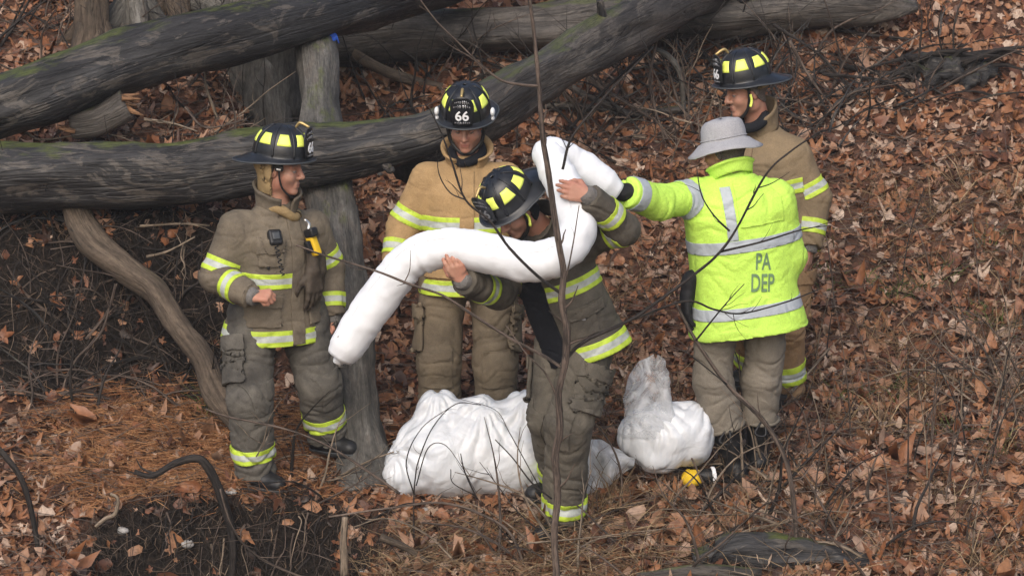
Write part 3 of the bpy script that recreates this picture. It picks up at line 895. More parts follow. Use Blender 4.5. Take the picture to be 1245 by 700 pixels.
        if o.get('flap'):
            u0, u1 = o['flap']
            patch_obj('storm_flap', s.J, [(loc[:, 0], u0, u1), (loc[:, 1], 0.02, 9), (loc[:, 2], -hem + .01, TL * .9), (s.on_torso, 0, 9)], .007, o.get('flapm', o['jm']), s.jo, .006)
        for (u0, u1, w0, w1, back) in o.get('pockets', []):
            y = -loc[:, 1] if back else loc[:, 1]
            patch_obj('pocket', s.J, [(loc[:, 0], u0, u1), (y, 0.0, 9), (loc[:, 2], w0, w1), (s.on_torso, 0, 9)], .014, o['jm'], s.jo, .012)
            patch_obj('pocket_flap', s.J, [(loc[:, 0], u0 - .006, u1 + .006), (y, 0.0, 9), (loc[:, 2], w1 - .055, w1 + .006), (s.on_torso, 0, 9)], .022, o['jm'], s.jo, .007)
        # knitted wristlets
        for q in 'LR':
            if o.get('cuff', True):
                e, w = j['el' + q], j['wr' + q]; d = nrm(w - e)
                tube_obj('wristlet', [w - d * .03, w + d * .012, w + d * .03], [.047, .043, .038], M['knit'], s.t, seg=14, n=3)
        s.collar()
    def collar(s):
        o = s.o; c = o.get('collar')
        if not c: return
        nk = s.j['neck']; up = nrm(s.j['head'] - nk + s.ax * .1)
        sd = nrm(s.side - up * (s.side @ up)); fw = np.cross(sd, up)
        rows = []; gap = c.get('gap', .35); hgt = c.get('h', .085); r0 = c.get('r', .088)
        th = np.linspace(gap, 2 * np.pi - gap, 40)
        for v in np.linspace(0, 1, 7):
            rr = r0 + .012 * v + .02 * max(0, v - .75) * 4 * c.get('roll', .5)
            hh = hgt * (v - .25) - .03 * np.cos(th) * c.get('dip', 1) - max(0, v - .8) * .05 * c.get('roll', .5)
            rows.append(nk + (fw * np.cos(th)[:, None] * (rr * 1.02) + sd * np.sin(th)[:, None] * rr * 1.08) + up * hh[:, None])
        V, F = rows_mesh(rows, False); V = V + .006 * np.stack([perlin(V * 14 + k) for k in (0, 20, 40)], 1)
        obj('collar', V, F, c.get('m', o['jm']), s.jo, solid=.012)
    def trousers(s):
        j, o = s.j, s.o; f = Field(); lr = o.get('leg', (.125, .112, .104))
        f.ell(j['pel'] + s.ax * -.02, (.19, .135, .15), s.fr, .04, tg='pel')
        for q in 'LR':
            a, kn, an = j['hip' + q], j['kn' + q], j['an' + q]
            f.cone(a, kn, lr[0], lr[1], .03, tg='th' + q)
            end = an + (kn - an) * o.get('tuck', .0) - nrm(kn - an) * o.get('over', .03)
            f.cone(kn, end, lr[1], lr[2], .03, tg='sn' + q, cut=(False, True))
        V, F = f.mesh(.0075); V = relax(V, F, 1); N = normals(V, F)
        bones = [('pel', j['pel'] - s.ax * .1, j['pel'] + s.ax * .1, .5)]
        for q in 'LR': bones += [('th' + q, j['hip' + q], j['kn' + q], 1.), ('sn' + q, j['kn' + q], j['an' + q], 1.1)]
        V = s.wrinkle(V, N, bones, f, o.get('pwr', .014)); N = normals(V, F)
        G = (V, F, N); s.T = G
        s.to = obj('trousers', V, F, o['pm'], s.t)
        for q in 'LR':
            a, b = j['kn' + q], j['an' + q]; t = (V - a) @ nrm(b - a); L = np.linalg.norm(b - a)
            d = f.dist(V, ('sn' + q,)); od = f.dist(V, tuple(x + y for x in ('th', 'sn') for y in 'LR' if x + y != 'sn' + q))
            if o.get('pstripe'):
                t0, t1 = L - o['pstripe'][0], L - o['pstripe'][1]
                patch_obj('reflective_stripe', G, [(t, t0, t1), (od - d, -.02, 9)], .004, M[o.get('pstripem', 'stripe')], s.to, .003, (t, t0, t1))
            if o.get('kneepad', True):
                fw = nrm(s.o['toe' + q] - nrm(b - a) * (s.o['toe' + q] @ nrm(b - a))); v = (V - a) @ fw
                sdv = np.cross(nrm(b - a), fw); u = (V - a) @ sdv
                od2 = f.dist(V, tuple(x + q2 for x in ('th', 'sn') for q2 in 'LR' if q2 != q)); d2 = f.dist(V, ('th' + q, 'sn' + q))
                patch_obj('knee_patch', G, [(t, -.09, .10), (u, -.08, .08), (v, 0, 9), (od2 - d2, 0, 9)], .006, o.get('kneem', o['pm']), s.to, .004)
            if o.get('cargo', True):
                a2, b2 = j['hip' + q], j['kn' + q]; t2 = (V - a2) @ nrm(b2 - a2); L2 = np.linalg.norm(b2 - a2)
                out = s.side * (1 if q == 'L' else -1); out = nrm(out - nrm(b2 - a2) * (out @ nrm(b2 - a2)))
                fr_ = np.cross(out, nrm(b2 - a2)); u2 = (V - a2) @ fr_; v2 = (V - a2) @ out
                od2 = f.dist(V, tuple(x + q2 for x in ('th', 'sn') for q2 in 'LR' if q2 != q)); d2 = f.dist(V, ('th' + q, 'sn' + q))
                c = [(u2, -.085, .085), (v2, .03, 9), (od2 - d2, 0, 9)]
                patch_obj('cargo_pocket', G, [(t2, L2 - .27, L2 - .05)] + c, .024, o['pm'], s.to, .02)
                patch_obj('pocket_flap', G, [(t2, L2 - .285, L2 - .215), (u2, -.09, .09)] + c[1:], .033, o['pm'], s.to, .008)
    def boots(s):
        j, o = s.j, s.o
        for q in 'LR':
            an, kn = j['an' + q], j['kn' + q]; d = nrm(kn - an); toe = nrm(o['toe' + q] * np.array([1, 1, 0])); z0 = an[2] - o.get('ankle', .11)
            x, y = an[0], an[1]
            f = Field(); lat = np.cross([0, 0, 1.], toe)
            sh = o.get('shaft', .2)
            f.cone(an - d * .02, an + d * sh, .058, .072 if sh > .25 else .062, .02)
            h = np.array([x, y, z0 + .05]) - toe * .045
            f.cone(h, np.array([x, y, z0 + .055]) + toe * .06, .05, .055, .03)
            f.cone(np.array([x, y, z0 + .05]) + toe * .05, np.array([x, y, z0 + .043]) + toe * .15, .054, .047, .02)
            f.add(lambda p, z=z0: (p[..., 2] - z), [x - .3, y - .3, z0 - .05], [x + .3, y + .3, z0 + .02], .006, 's')
            fr = np.array([toe, lat, [0, 0, 1.]])
            V, F = f.mesh(.0065); N = normals(V, F); V = V + N * (.0035 * fbm(V * 14, 3))[:, None]
            b = obj('boot', V, F, M['rubber'], s.t)
            V2 = (V, F, normals(V, F))
            patch_obj('sole', V2, [(V[:, 2] - z0, .002, .026)], .006, M['trim'], b, .006)
    # ---------------------------------------------------------------- headgear
    def helmet(s, number='66', fade=False, pivots=False, shell=None):
        H0 = s.H; o = s.o; tilt = o.get('htilt', 0)
        f_, l_, u_ = H0; fr = np.array([f_ * math.cos(tilt) + u_ * math.sin(tilt), l_, u_ * math.cos(tilt) - f_ * math.sin(tilt)])
        c0 = .064; Ra, Rb, Hh = .14, .12, .15
        C = s.j['head'] - .004 * s.H[0]
        def W(a, b, c): return C + np.stack(np.broadcast_arrays(a, b, c), -1) @ fr
        n = 72; th = np.linspace(0, 2 * np.pi, n, endpoint=False)
        def dome(t, sv, off=0):
            r = (1 - np.clip(sv, 0, 1) ** 2.3) ** (1 / 2.3)
            return W((Ra * r + off * r) * np.cos(t), (Rb * r + off * r) * np.sin(t), c0 + Hh * sv + off * sv)
        back = np.clip(-np.cos(th), 0, 1) ** 1.3; sidew = np.abs(np.sin(th)) ** 2
        ext = .034 + .062 * back - .004 * sidew
        def brim(q, dz=0):
            dr = -.012 * q - .034 * q * back - .012 * q * sidew + .006 * q * np.clip(np.cos(th), 0, 1)
            return W((Ra + ext * q) * np.cos(th), (Rb + ext * q * .95) * np.sin(th), c0 + dr + dz)
        rows = [brim(q) for q in (1, .75, .5, .25, .05)] + [dome(th, v) for v in (.02, .1, .2, .3, .4, .5, .6, .7, .78, .85, .9, .94, .97, .99, .999)]
        V, F = rows_mesh(rows)
        h = obj('helmet', V, F, shell or M['helmet'], s.t, solid=.005)
        e = brim(1.0); e = np.concatenate([e, e[:1]])
        V, F, B = tube(e, .0045, 6, cap=False); obj('brim_edge', V, F, M['trim'], h)
        for k in range(8):
            t = k * math.pi / 4; sv = np.linspace(.03, .97, 16)
            V, F, B = tube(dome(np.full(16, t), sv, .001), np.linspace(.0065, .0035, 16), 6); obj('rib', V, F, shell or M['helmet'], h)
        for k in range(8):
            t = math.pi / 8 + k * math.pi / 4; rows = []
            for v in np.linspace(.40, .74, 6):
                hw = np.interp(v, [.40, .74], [.27, .20]); rows.append(dome(t + np.linspace(-hw, hw, 7), np.full(7, v), .0035))
            V, F = rows_mesh(rows, False); obj('reflective_sticker', V, F, M['sticker'], h, solid=.002)
        # leather front shield standing on the brim
        def sh(x, z, off=0):
            x = np.asarray(x, float); z = np.asarray(z, float)
            return W(Ra + .012 + off - x * x * 3.2 - z * .12, x, c0 + .004 + z)
        prof = [(0, .047), (.02, .05), (.06, .056), (.1, .058), (.125, .05), (.14, .034), (.148, .012)]
        rows = [sh(np.linspace(-hw, hw, 11), np.full(11, z)) for z, hw in prof]
        V, F = rows_mesh(rows, False); F = F[:, ::-1]
        sd = obj('front_shield', V, F, shell or M['helmet'], h, solid=.005)
        wm = M['greyl'] if fade else M['white']
        def strip(z0, z1, hw, arch, nm='lettering_panel'):
            xs = np.linspace(-hw, hw, 11); rows = [sh(xs, z + arch * (1 - (xs / hw) ** 2), .005) for z in np.linspace(z0, z1, 3)]
            V, F = rows_mesh(rows, False); p = obj(nm, V, F, wm, sd, solid=.002)
            for i in range(8):     # worn, unreadable characters
                x = -hw * .82 + hw * 1.64 * i / 7; xx = np.array([x - hw * .065, x + hw * .065])
                rr = [sh(xx, z + arch * (1 - (xx / hw) ** 2), .0065) for z in (z0 + (z1 - z0) * .28, z0 + (z1 - z0) * .74)]
                V, F = rows_mesh(rr, False); obj('worn_character', V, F, M['greyl'], p, smooth=False, solid=.0006)
        strip(.108, .124, .04, .008); strip(.084, .10, .047, .010); strip(.008, .022, .042, 0)
        TV, TF = text_mesh(number); 
        hgt = .05; V = sh(TV[:, 0] * hgt * 1.05, .028 + TV[:, 1] * hgt, .008)
        obj('shield_number', V, TF, wm, sd, smooth=False, solid=.002)
        V, F, B = tube(catmull([dome(np.array(0.), np.array(.93), .004), W(np.array(.085), np.array(0.), np.array(c0 + Hh + .018)), sh(np.array(0.), np.array(.148), .0)], 6), [.006, .008, .007], 8)
        obj('shield_holder', V, F, M['brass'], h)
        if pivots:
            for sg in (-1, 1):
                f = Field(); ctr = W(np.array(.045), np.array(sg * .138), np.array(c0 + .025))
                f.ell(ctr, (.022, .012, .022), fr, .01); f.ell(ctr + fr[2] * -.035, (.013, .009, .013), fr, .01)
                V, F = f.mesh(.005); obj('visor_pivot', V, F, M['white'], h)
        # chin strap, both sides down to the chin
        for sg in (-1, 1):
            q = [s.HL(.025, sg * .093, .04), s.HL(.03, sg * .088, -.03), s.HL(.045, sg * .072, -.085), s.HL(.07, sg * .03, -.125), s.HL(.075, 0, -.132)]
            V, F, B = tube(catmull(q, 6), .0095, 8, flat=.5); obj('chin_strap', V, F, M['rubber'], h)
        return h
    def ear_flap(s, mat, lo=-.1, fwd=.0, thick=.02):
        V, F, N = s.B; q = s.hl(V); ok = (np.abs(q) < .2).all(1)
        patch_obj('ear_flap', s.B, [(np.where(ok, q[:, 0], 9), -.3, fwd), (q[:, 2], lo, .075)], thick, mat, s.t, thick * .7)
    def gaiter(s, mat, z=-.155, r=.072, tr=.024):
        th = np.linspace(0, 2 * np.pi, 40); c = s.HL(.012, 0, z)
        q = c + (np.cos(th) * r * 1.05)[:, None] * s.H[0] + (np.sin(th) * r)[:, None] * s.H[1] + (-.018 * np.cos(th) + .006 * np.sin(3 * th))[:, None] * s.H[2]
        V, F, B = tube(q, tr, 10, .007, 12, cap=False); obj('neck_gaiter', V, F, mat, s.t)
    def local(s, a, b, w):
        return s.j['pel'] + a * s.side + b * s.fw + w * s.ax
    def on_coat(s, u, w, off=.0, back=False):
        """a point on the coat's front (or back) with its outward normal"""
        V, F, N = s.J; l = s.Jl
        ok = (l[:, 1] < 0) if back else (l[:, 1] > 0)
        d = (l[:, 0] - u) ** 2 + (l[:, 2] - w) ** 2 + np.where(ok & (s.on_torso > -.02), 0, 9)
        i = d.argmin(); return V[i] + N[i] * off, N[i]

def rounded_box(name, c, hs, fr, mat, parent, rad=.008, h=.006):
    f = Field(); f.box(c, hs, fr, rad); V, F = f.mesh(h); return obj(name, V, F, mat, parent)
def face_frame(n, up=(0, 0, 1.)):
    n = nrm(n); u = nrm(np.asarray(up, float) - n * (np.asarray(up, float) @ n)); return np.array([np.cross(u, n), n, u])

# ------------------------------------------------------------------ the five people
v3 = lambda *a: np.array(a, float)
def J(**k): return {n: P(*q) for n, q in k.items()}

# firefighter in profile beside the leaning trunk
p1 = Person('firefighter in profile with olive tan coat, clenched fist and yellow flashlight on the chest',
    J(head=(341, 204, -.03), neck=(336, 248, .0), pel=(333, 362, .03), shL=(380, 274, .14), shR=(286, 277, -.1),
      elR=(262, 336, -.14), wrR=(306, 360, -.30), elL=(400, 325, .2), wrL=(404, 386, .12),
      hipL=(368, 378, .1), hipR=(306, 380, -.02), knR=(303, 482, -.16), knL=(387, 466, .04), anR=(310, 580, -.08), anL=(396, 530, .16)),
    dict(face=v3(.95, -.3, -.1), hup=v3(.02, 0, 1), jm=M['tan1'], pm=M['tan1p'], liftL=.07, liftR=.012, hem=.2, flare=1.1, look=-.2, lid=.3, stubble=.2,
         handR=dict(dirs=(v3(.9, -.25, .08), v3(-.1, .5, -.8)), curl=(1.25, 1.5, 1.0), thumb=.9, s=1.02), handL=dict(dirs=(v3(0, -.1, -1), v3(-.7, -.4, 0))),
         bands=[('stripe', .085, .16, (-.5, .03)), ('stripe', -.195, -.12, (-.5, .0)), ('stripe', -.195, -.12, (.02, .5))],
         sleeve=[('stripe', 'uaR', .16, .235), ('stripe', 'faR', .09, .165), ('stripe', 'uaL', .14, .21), ('stripe', 'faL', .13, .2)],
         flap=(.0, .07), pockets=[(-.2, -.06, -.1, .05, False), (.1, .2, -.1, .05, False), (-.16, -.05, .2, .32, False)],
         toeR=v3(.75, -.55, 0), toeL=v3(.75, -.5, 0), pstripe=(.13, .06), pstripem='stripe', collar=dict(gap=.32, h=.115, r=.094, roll=.5)))
p1.helmet('66', pivots=False); p1.ear_flap(M['hood'], -.115, -.008, .03)
for k, (rr, dz) in enumerate(((.084, -.022),)):       # bunched protective hood
    nk = p1.j['neck'] + v3(.012, -.01, .0); th = np.linspace(0, 2 * np.pi, 40)
    q = nk + np.stack([np.cos(th) * rr, np.sin(th) * rr * .9, dz - .012 + .03 * np.cos(th + 2.6) + .01 * np.sin(3 * th + k)], 1)
    V, F, B = tube(q,   .023 - .003 * k, 10, .012, 9, cap=False); obj('hood_roll', V, F, M['hood'], p1.t)
c, n = p1.on_coat(-.09, .335, .012); fr = face_frame(n)
mic = rounded_box('radio_microphone', c, (.034, .02, .04), fr, M['rubber'], p1.t, .012)
rounded_box('microphone_dial', c + fr[1] * .022, (.02, .006, .02), fr, M['trim'], mic, .005, .004)
th = np.linspace(0, 40, 160); V, F, B = tube(c + fr[2][None] * (-.04 - th / 40 * .16)[:, None] + np.stack([np.cos(th) * .009, np.sin(th) * .009 - .005, 0 * th], 1), .003, 5); obj('coiled_cord', V, F, M['rubber'], mic)
c, n = p1.on_coat(.09, .28, .05); fr = face_frame(n, v3(-.3, 0, 1))
fl = rounded_box('flashlight', c, (.02, .024, .055), fr, M['yellow'], p1.t, .01, .005)
rounded_box('flashlight_head', c + fr[2] * .06 + fr[1] * .012, (.024, .032, .022), fr, M['rubber'], fl, .01, .005)
V, F, B = tube(catmull([c + fr[2] * .075, c + fr[2] * .1 + fr[0] * .015, c + fr[2] * .13], 4), [.008, .012, .006], 8); obj('metal_clip', V, F, M['chrome'], fl)
rounded_box('flashlight_clip', c + fr[0] * -.035, (.014, .015, .03), fr, M['rubber'], fl, .005, .005)
for k, (u, w, ln) in enumerate(((.105, .17, 1.25), (.15, .16, 1.15))):   # work gloves clipped to the coat
    c, n = p1.on_coat(u, w, .022); f = Field(); hand(f, c, v3(.08 * (1 - 2 * k), -.06, -1), -n, 'R' if k else 'L', (.25, .3, .3), .2, ln)
    f.cone(c + v3(0, 0, .07), c, .03, .034, .02)
    V, F = f.mesh(.0055); obj('hanging_glove', V, F, M['leather'], p1.t)
c, n = p1.on_coat(-.12, .2, .004); rounded_box('badge_tab', c, (.008, .004, .016), face_frame(n), M['rubber'], p1.jo, .003, .004)
c = p1.HL(.028, -.094, .012); fr = p1.H[[0, 1, 2]]
bk = rounded_box('strap_buckle', c, (.02, .01, .014), fr, M['rubber'], p1.t, .004, .004); rounded_box('buckle_plate', c + fr[1] * -.01 + fr[2] * -.004, (.013, .003, .006), fr, M['chrome'], bk, .002, .003)

# firefighter with 66 on the helmet
p2 = Person('firefighter in golden tan coat looking down under a black helmet numbered 66',
    J(head=(567, 150, .38), neck=(568, 192, .45), pel=(568, 318, .45), shL=(616, 217, .45), shR=(519, 217, .45),
      elR=(490, 272, .45), wrR=(479, 322, .36), elL=(648, 272, .45), wrL=(650, 325, .35),
      hipL=(600, 335, .45), hipR=(538, 335, .45), knR=(534, 440, .36), knL=(602, 440, .36), anR=(537, 530, .43), anL=(604, 530, .43)),
    dict(face=v3(-.1, -.92, -.36), hup=v3(.0, 0, 1), jm=M['tan2'], pm=M['tan2p'], hem=.15, flare=1.05, look=-.5, lid=.05, stubble=.1,
         handR=dict(dirs=(v3(.1, -.2, -1), v3(.9, .1, 0))), handL=dict(dirs=(v3(0, -.2, -1), v3(-.9, .1, 0))),
         bands=[('stripe', .165, .245, None), ('stripe', -.145, -.07, None)],
         sleeve=[('stripe', 'uaR', .165, .24), ('stripe', 'faR', .095, .17), ('stripe', 'uaL', .165, .24), ('stripe', 'faL', .095, .17)],
         flap=(-.035, .035), pockets=[(-.2, -.07, -.06, .1, False), (.07, .2, -.06, .1, False)],
         toeR=v3(-.2, -1, 0), toeL=v3(.2, -1, 0), pstripe=(.13, .06), collar=dict(gap=.5, h=.085, r=.095, roll=.8), wr=.009))
p2.helmet('66', pivots=True); p2.ear_flap(M['navy'], -.06, -.02)
p2.gaiter(M['navy'])

# firefighter stooping with the boom in both hands
p3 = Person('stooping firefighter with bowed helmeted head holding the white boom in both hands',
    J(head=(625, 253, -.55), neck=(658, 279, -.42), pel=(704, 400, -.4), shL=(706, 296, -.52), shR=(634, 304, -.26),
      elL=(758, 279, -.64), wrL=(716, 238, -.80), elR=(606, 356, -.5), wrR=(564, 342, -.76),
      hipL=(716, 418, -.46), hipR=(680, 418, -.32), knL=(692, 512, -.56), knR=(670, 506, -.40), anL=(684, 615, -.42), anR=(682, 595, -.16)),
    dict(face=v3(-.55, -.5, -.67), hup=v3(0, 0, 1), jm=M['tan3'], pm=M['tan3p'], hem=.13, flare=1.0, look=-.3, lid=.2, stubble=.25,
         handL=dict(dirs=(v3(-.9, -.05, .25), v3(-.25, .95, -.1)), curl=(.35, .5, .4), thumb=.5, s=1.05),
         handR=dict(dirs=(v3(-.5, -.3, .85), v3(.1, .95, .3)), curl=(.25, .4, .4), thumb=.3, s=1.05),
         bands=[('stripe', .2, .275, (.04, .5)), ('stripe', .2, .275, (-.5, -.15)), ('stripe', -.125, -.045, (.04, .5)), ('stripe', -.125, -.045, (-.5, -.15))],
         sleeve=[('stripe', 'faL', .1, .175), ('stripe_d', 'uaL', .17, .235), ('stripe_d', 'faR', .1, .165), ('stripe_d', 'uaR', .17, .24)],
         flap=(-.15, .035), flapm=M['navy'], pockets=[(.08, .2, .0, .14, False)],
         toeL=v3(-.6, -.7, 0), toeR=v3(-.7, -.4, 0), pstripe=(.11, .03), collar=dict(gap=.45, h=.085, r=.092, roll=.4), wr=.011))
p3.helmet('66', fade=True); p3.ear_flap(M['navy'], -.08, -.01)
c, n = p3.on_coat(.14, .1, .008); rounded_box('name_tape', c, (.05, .004, .011), face_frame(n), M['greyl'], p3.jo, .003, .004)
c = p3.HL(.02, .098, -.03); V, F, B = tube(catmull([c + p3.H[2] * .03, c, c - p3.H[2] * .035 + p3.H[0] * .02], 4), .009, 8, flat=.5); obj('yellow_strap', V, F, M['sticker'], p3.t)

# person from behind in the lime parka
p4 = Person('person seen from behind in bright lime hi-vis parka and grey bucket hat, arm outstretched',
    J(head=(882, 184, .02), neck=(890, 212, .0), pel=(905, 352, .02), shL=(846, 238, -.03), shR=(944, 240, .03),
      elL=(800, 246, -.22), wrL=(762, 234, -.40), elR=(958, 312, .06), wrR=(930, 345, .26),
      hipL=(873, 372, .02), hipR=(932, 370, .04), knL=(866, 462, -.04), knR=(926, 460, .06), anL=(893, 555, .0), anR=(922, 548, .12)),
    dict(face=v3(-.75, .6, -.18), hup=v3(0, 0, 1), jm=M['viz'], pm=M['khaki'], jname='parka', hem=.2, flare=1.06, bulk=1.2, arm=1.12, hair=M['hairg'],
         handL=dict(dirs=(v3(-1, -.1, .1), v3(.1, .35, -.9)), curl=(.9, 1.0, .8), thumb=.6, s=.95), handR=dict(dirs=(v3(-.6, .5, -.3), v3(-.5, -.5, -.3)), curl=(.7, .7, .5)),
         bands=[('silver', .22, .28, None), ('silver', -.1, -.045, None)], cuff=False, leg=(.115, .1, .1), tuck=.42, over=0, shaft=.36,
         sleeve=[('silver', 'uaL', .05, .115), ('silver', 'faL', .16, .225), ('silver', 'uaR', .15, .21)],
         toeL=v3(-.4, .8, 0), toeR=v3(.1, 1, 0), kneepad=False, cargo=False, collar=dict(gap=.3, h=.065, r=.092, roll=.5), wr=.011, pwr=.016))
l4 = p4.Jl
for u0 in (.035,):
    patch_obj('reflective_stripe', p4.J, [(l4[:, 0], u0, u0 + .05), (-l4[:, 1], 0, 9), (l4[:, 2], .283, p4.TL * .93)], .0035, M['silver'], p4.jo, .003, (l4[:, 2], 0, 1))
patch_obj('back_yoke', p4.J, [(-l4[:, 1], 0, 9), (l4[:, 2], .34, p4.TL * .95), (l4[:, 0], -.205, .02), (p4.on_torso, .0, 9)], .006, M['viz'], p4.jo, .008)
bv = BVHTree.FromPolygons([tuple(x) for x in p4.J[0]], [tuple(x) for x in p4.J[1]])
for s_, (cx, cy), hh, wf in (('PA', (932, 331), .083, .56), ('DEP', (931, 358), .088, .54)):
    TV, TF = text_mesh(s_); c = P(cx, cy, -.4); r_ = v3(1, 0, 0); u_ = nrm(v3(.02, 0, 1))
    lt_ = thing_l = None
    out = []
    for x, y in TV:
        o_ = c + r_ * x * hh * wf + u_ * y * hh
        hit = bv.ray_cast(Vector(o_), Vector((0, 1, -.12)).normalized())
        out.append(np.array(hit[0]) + np.array([0, -.005, 0]) if hit[0] is not None else o_ + v3(0, .2, 0))
    obj('lettering', out, TF, M['ink'], p4.jo, smooth=False)
# bucket hat
H4 = p4.H; th = np.linspace(0, 2 * np.pi, 48, endpoint=False); rows = []
tl = np.array([H4[0] * .97 - H4[2] * .05, H4[1], H4[2]])
for r_, z_ in ((.185, -.012), (.165, .004), (.145, .02), (.125, .036), (.112, .044), (.112, .05), (.11, .075), (.106, .1), (.098, .125), (.085, .138), (.05, .146), (.001, .149)):
    w_ = .008 * np.sin(3 * th + 1.3) * max(0, (r_ - .11) / .07) if z_ < .04 else .004 * np.sin(4 * th + z_ * 60)
    q = np.stack([r_ * 1.06 * np.cos(th), r_ * .95 * np.sin(th), z_ + .012 + w_], 1); rows.append(p4.j['head'] + q @ tl)
V, F = rows_mesh(rows); V = V + .0035 * np.stack([perlin(V * 22 + k) for k in (0, 9, 30)], 1)
hat = obj('bucket_hat', V, F, M['hat'], p4.t, solid=.004)
q = np.stack([.1135 * 1.06 * np.cos(np.append(th, 0)), .1135 * .95 * np.sin(np.append(th, 0)), np.full(49, .064)], 1)
V, F, B = tube(p4.j['head'] + q @ tl, .0035, 6, cap=False); obj('hat_seam', V, F, M['hat'], hat)
f = Field(); hand(f, p4.j['wrL'], v3(-1, -.1, .1), v3(.1, .35, -.9), 'L', (.9, 1.0, .8), .6, 1.2); f.cone(p4.j['wrL'] + v3(.06, .03, 0), p4.j['wrL'] + v3(-.02, 0, 0), .05, .042, .02)
V, F = f.mesh(.006); obj('glove', V, F, M['glove'], p4.t)
c = p4.local(.29, -.02, .0); f = Field(); hand(f, c + v3(0, 0, .03), v3(-.05, -.1, -1), v3(1, .2, 0), 'L', (.3, .3, .3), .3, 1.25); f.cone(c + v3(.02, 0, .1), c, .04, .036, .02); f.cone(c + v3(.05, .01, .12), c + v3(.0, 0, .08), .03, .03, .02)
V, F = f.mesh(.006); obj('hanging_glove', V, F, M['glove'], p4.t)
for q in 'LR':
    an, kn = p4.j['an' + q], p4.j['kn' + q]; d = nrm(kn - an); c = an + (kn - an) * .44; a = nrm(np.cross(d, [0, 1, 0])); b = np.cross(a, d); tt = np.linspace(0, 2 * np.pi, 24)
    V, F, B = tube(c + .088 * (np.cos(tt)[:, None] * a + np.sin(tt)[:, None] * b), .014, 8, .006, 12, cap=False); obj('trouser_gather', V, F, M['khaki'], p4.to)
    V, F, B = tube(catmull([c + v3(.0, -.09, 0), c + v3(-.03, -.12, -.05), c + v3(.02, -.12, -.06), c + v3(.02, -.095, .0)], 5), .006, 6); obj('boot_pull_loop', V, F, M['rubber'], p4.t)

# firefighter behind the parka
p5 = Person('firefighter in brown tan coat standing behind the lime parka, head turned in profile',
    J(head=(908, 110, .78), neck=(922, 152, .84), pel=(940, 272, .86), shL=(966, 186, .78), shR=(898, 182, 1.02),
      elL=(992, 240, .78), wrL=(984, 300, .70), elR=(880, 245, 1.0), wrR=(862, 290, .85),
      hipL=(958, 290, .8), hipR=(920, 290, .92), knL=(952, 395, .74), knR=(915, 395, .84), anL=(953, 482, .86), anR=(918, 485, 1.0)),
    dict(face=v3(-.92, -.32, -.2), hup=v3(0, 0, 1), jm=M['tan5'], pm=M['tan5p'], hem=.15, flare=1.0, look=-.25, lid=.28, stubble=.1, hair=M['hairg'],
         handL=dict(dirs=(v3(-.1, -.15, -1), v3(-.8, .3, 0))), handR=dict(dirs=(v3(-.1, -.1, -1), v3(.8, .3, 0))),
         bands=[('stripe', .17, .245, None), ('stripe', -.145, -.07, None)],
         sleeve=[('stripe', 'uaL', .155, .23), ('stripe', 'faL', .115, .19), ('stripe', 'uaR', .155, .23), ('stripe', 'faR', .115, .19)],
         flap=(-.035, .035), toeL=v3(-.5, -.8, 0), toeR=v3(-.8, -.4, 0), pstripe=(.16, .05), collar=dict(gap=.5, h=.11, r=.098, roll=.3), wr=.009))
p5.helmet('66'); p5.ear_flap(M['hood'], .012, -.02)
c = p5.HL(.022, .098, -.035); V, F, B = tube(catmull([c + p5.H[2] * .032, c, c - p5.H[2] * .03 + p5.H[0] * .012], 4), .010, 8, flat=.6); obj('yellow_strap', V, F, M['sticker'], p5.t)
p5.gaiter(M['navy'], -.165, .076, .028)

# ------------------------------------------------------------------ boom, bags, small things
pts = px_path([(414, 434, -.60), (440, 393, -.62), (472, 348, -.64), (505, 312, -.67), (550, 301, -.70), (600, 309, -.76), (648, 318, -.82), (686, 306, -.83), (702, 274, -.76), (690, 236, -.66), (672, 200, -.58), (667, 186, -.52), (692, 196, -.46), (724, 216, -.44), (752, 234, -.43)])
path = catmull(pts, 12)
tt = np.linspace(0, 1, len(path))
rad = np.interp(tt, [0, .02, .05, .1, .3, .5, .62, .7, .76, .79, .83, .9, .96, 1], [.066, .084, .09, .094, .096, .096, .094, .084, .077, .074, .08, .084, .075, .045])
V, F, B = tube(path, rad, 40, .006, 9, stretch=2)
Va = np.array(V); C_ = np.repeat(path, 40, 0); dd = Va[:len(C_)] - C_; dd /= np.linalg.norm(dd, axis=1)[:, None]
kink = np.linalg.norm(np.gradient(np.gradient(path, axis=0), axis=0), axis=1); kink = np.repeat(kink / kink.max(), 40)
q = B[:len(C_)] * np.array([24, 7, 7]); cr = perlin(q) - .9 * (1 - np.abs(perlin(q * .8 + 20)) * 3.2).clip(0, 1)
Va[:len(C_)] += dd * ((.011 * kink + .0015) * cr + .004 * perlin(B[:len(C_)] * 7 + 90))[:, None]
boom = obj('absorbent_boom', Va, F, M['boom'], base=path[len(path) // 2], attrs={'bk': B})
tag(boom, 'thick white absorbent boom sock looped through the stooping firefighter\'s hands', 'boom')
e0 = pts[0]; d0 = nrm(pts[0] - pts[1])
V, F, B = tube(catmull([e0 - d0 * .02, e0 + d0 * .012, e0 + d0 * .035], 5), [.058, .03, .02], 18, .014, 22); obj('gathered_end', V, F, M['boom'], boom)
# stitched seam along the sock
k_ = int(np.argmax(dd.reshape(-1, 40, 3)[20:90].mean(0) @ nrm([0, -.75, .65]))); q = Va[:len(C_)].reshape(-1, 40, 3)[6:150, k_]
V, F, B = tube(q, .0035, 6, .0012, 40); obj('seam', V, F, M['boom'], boom)

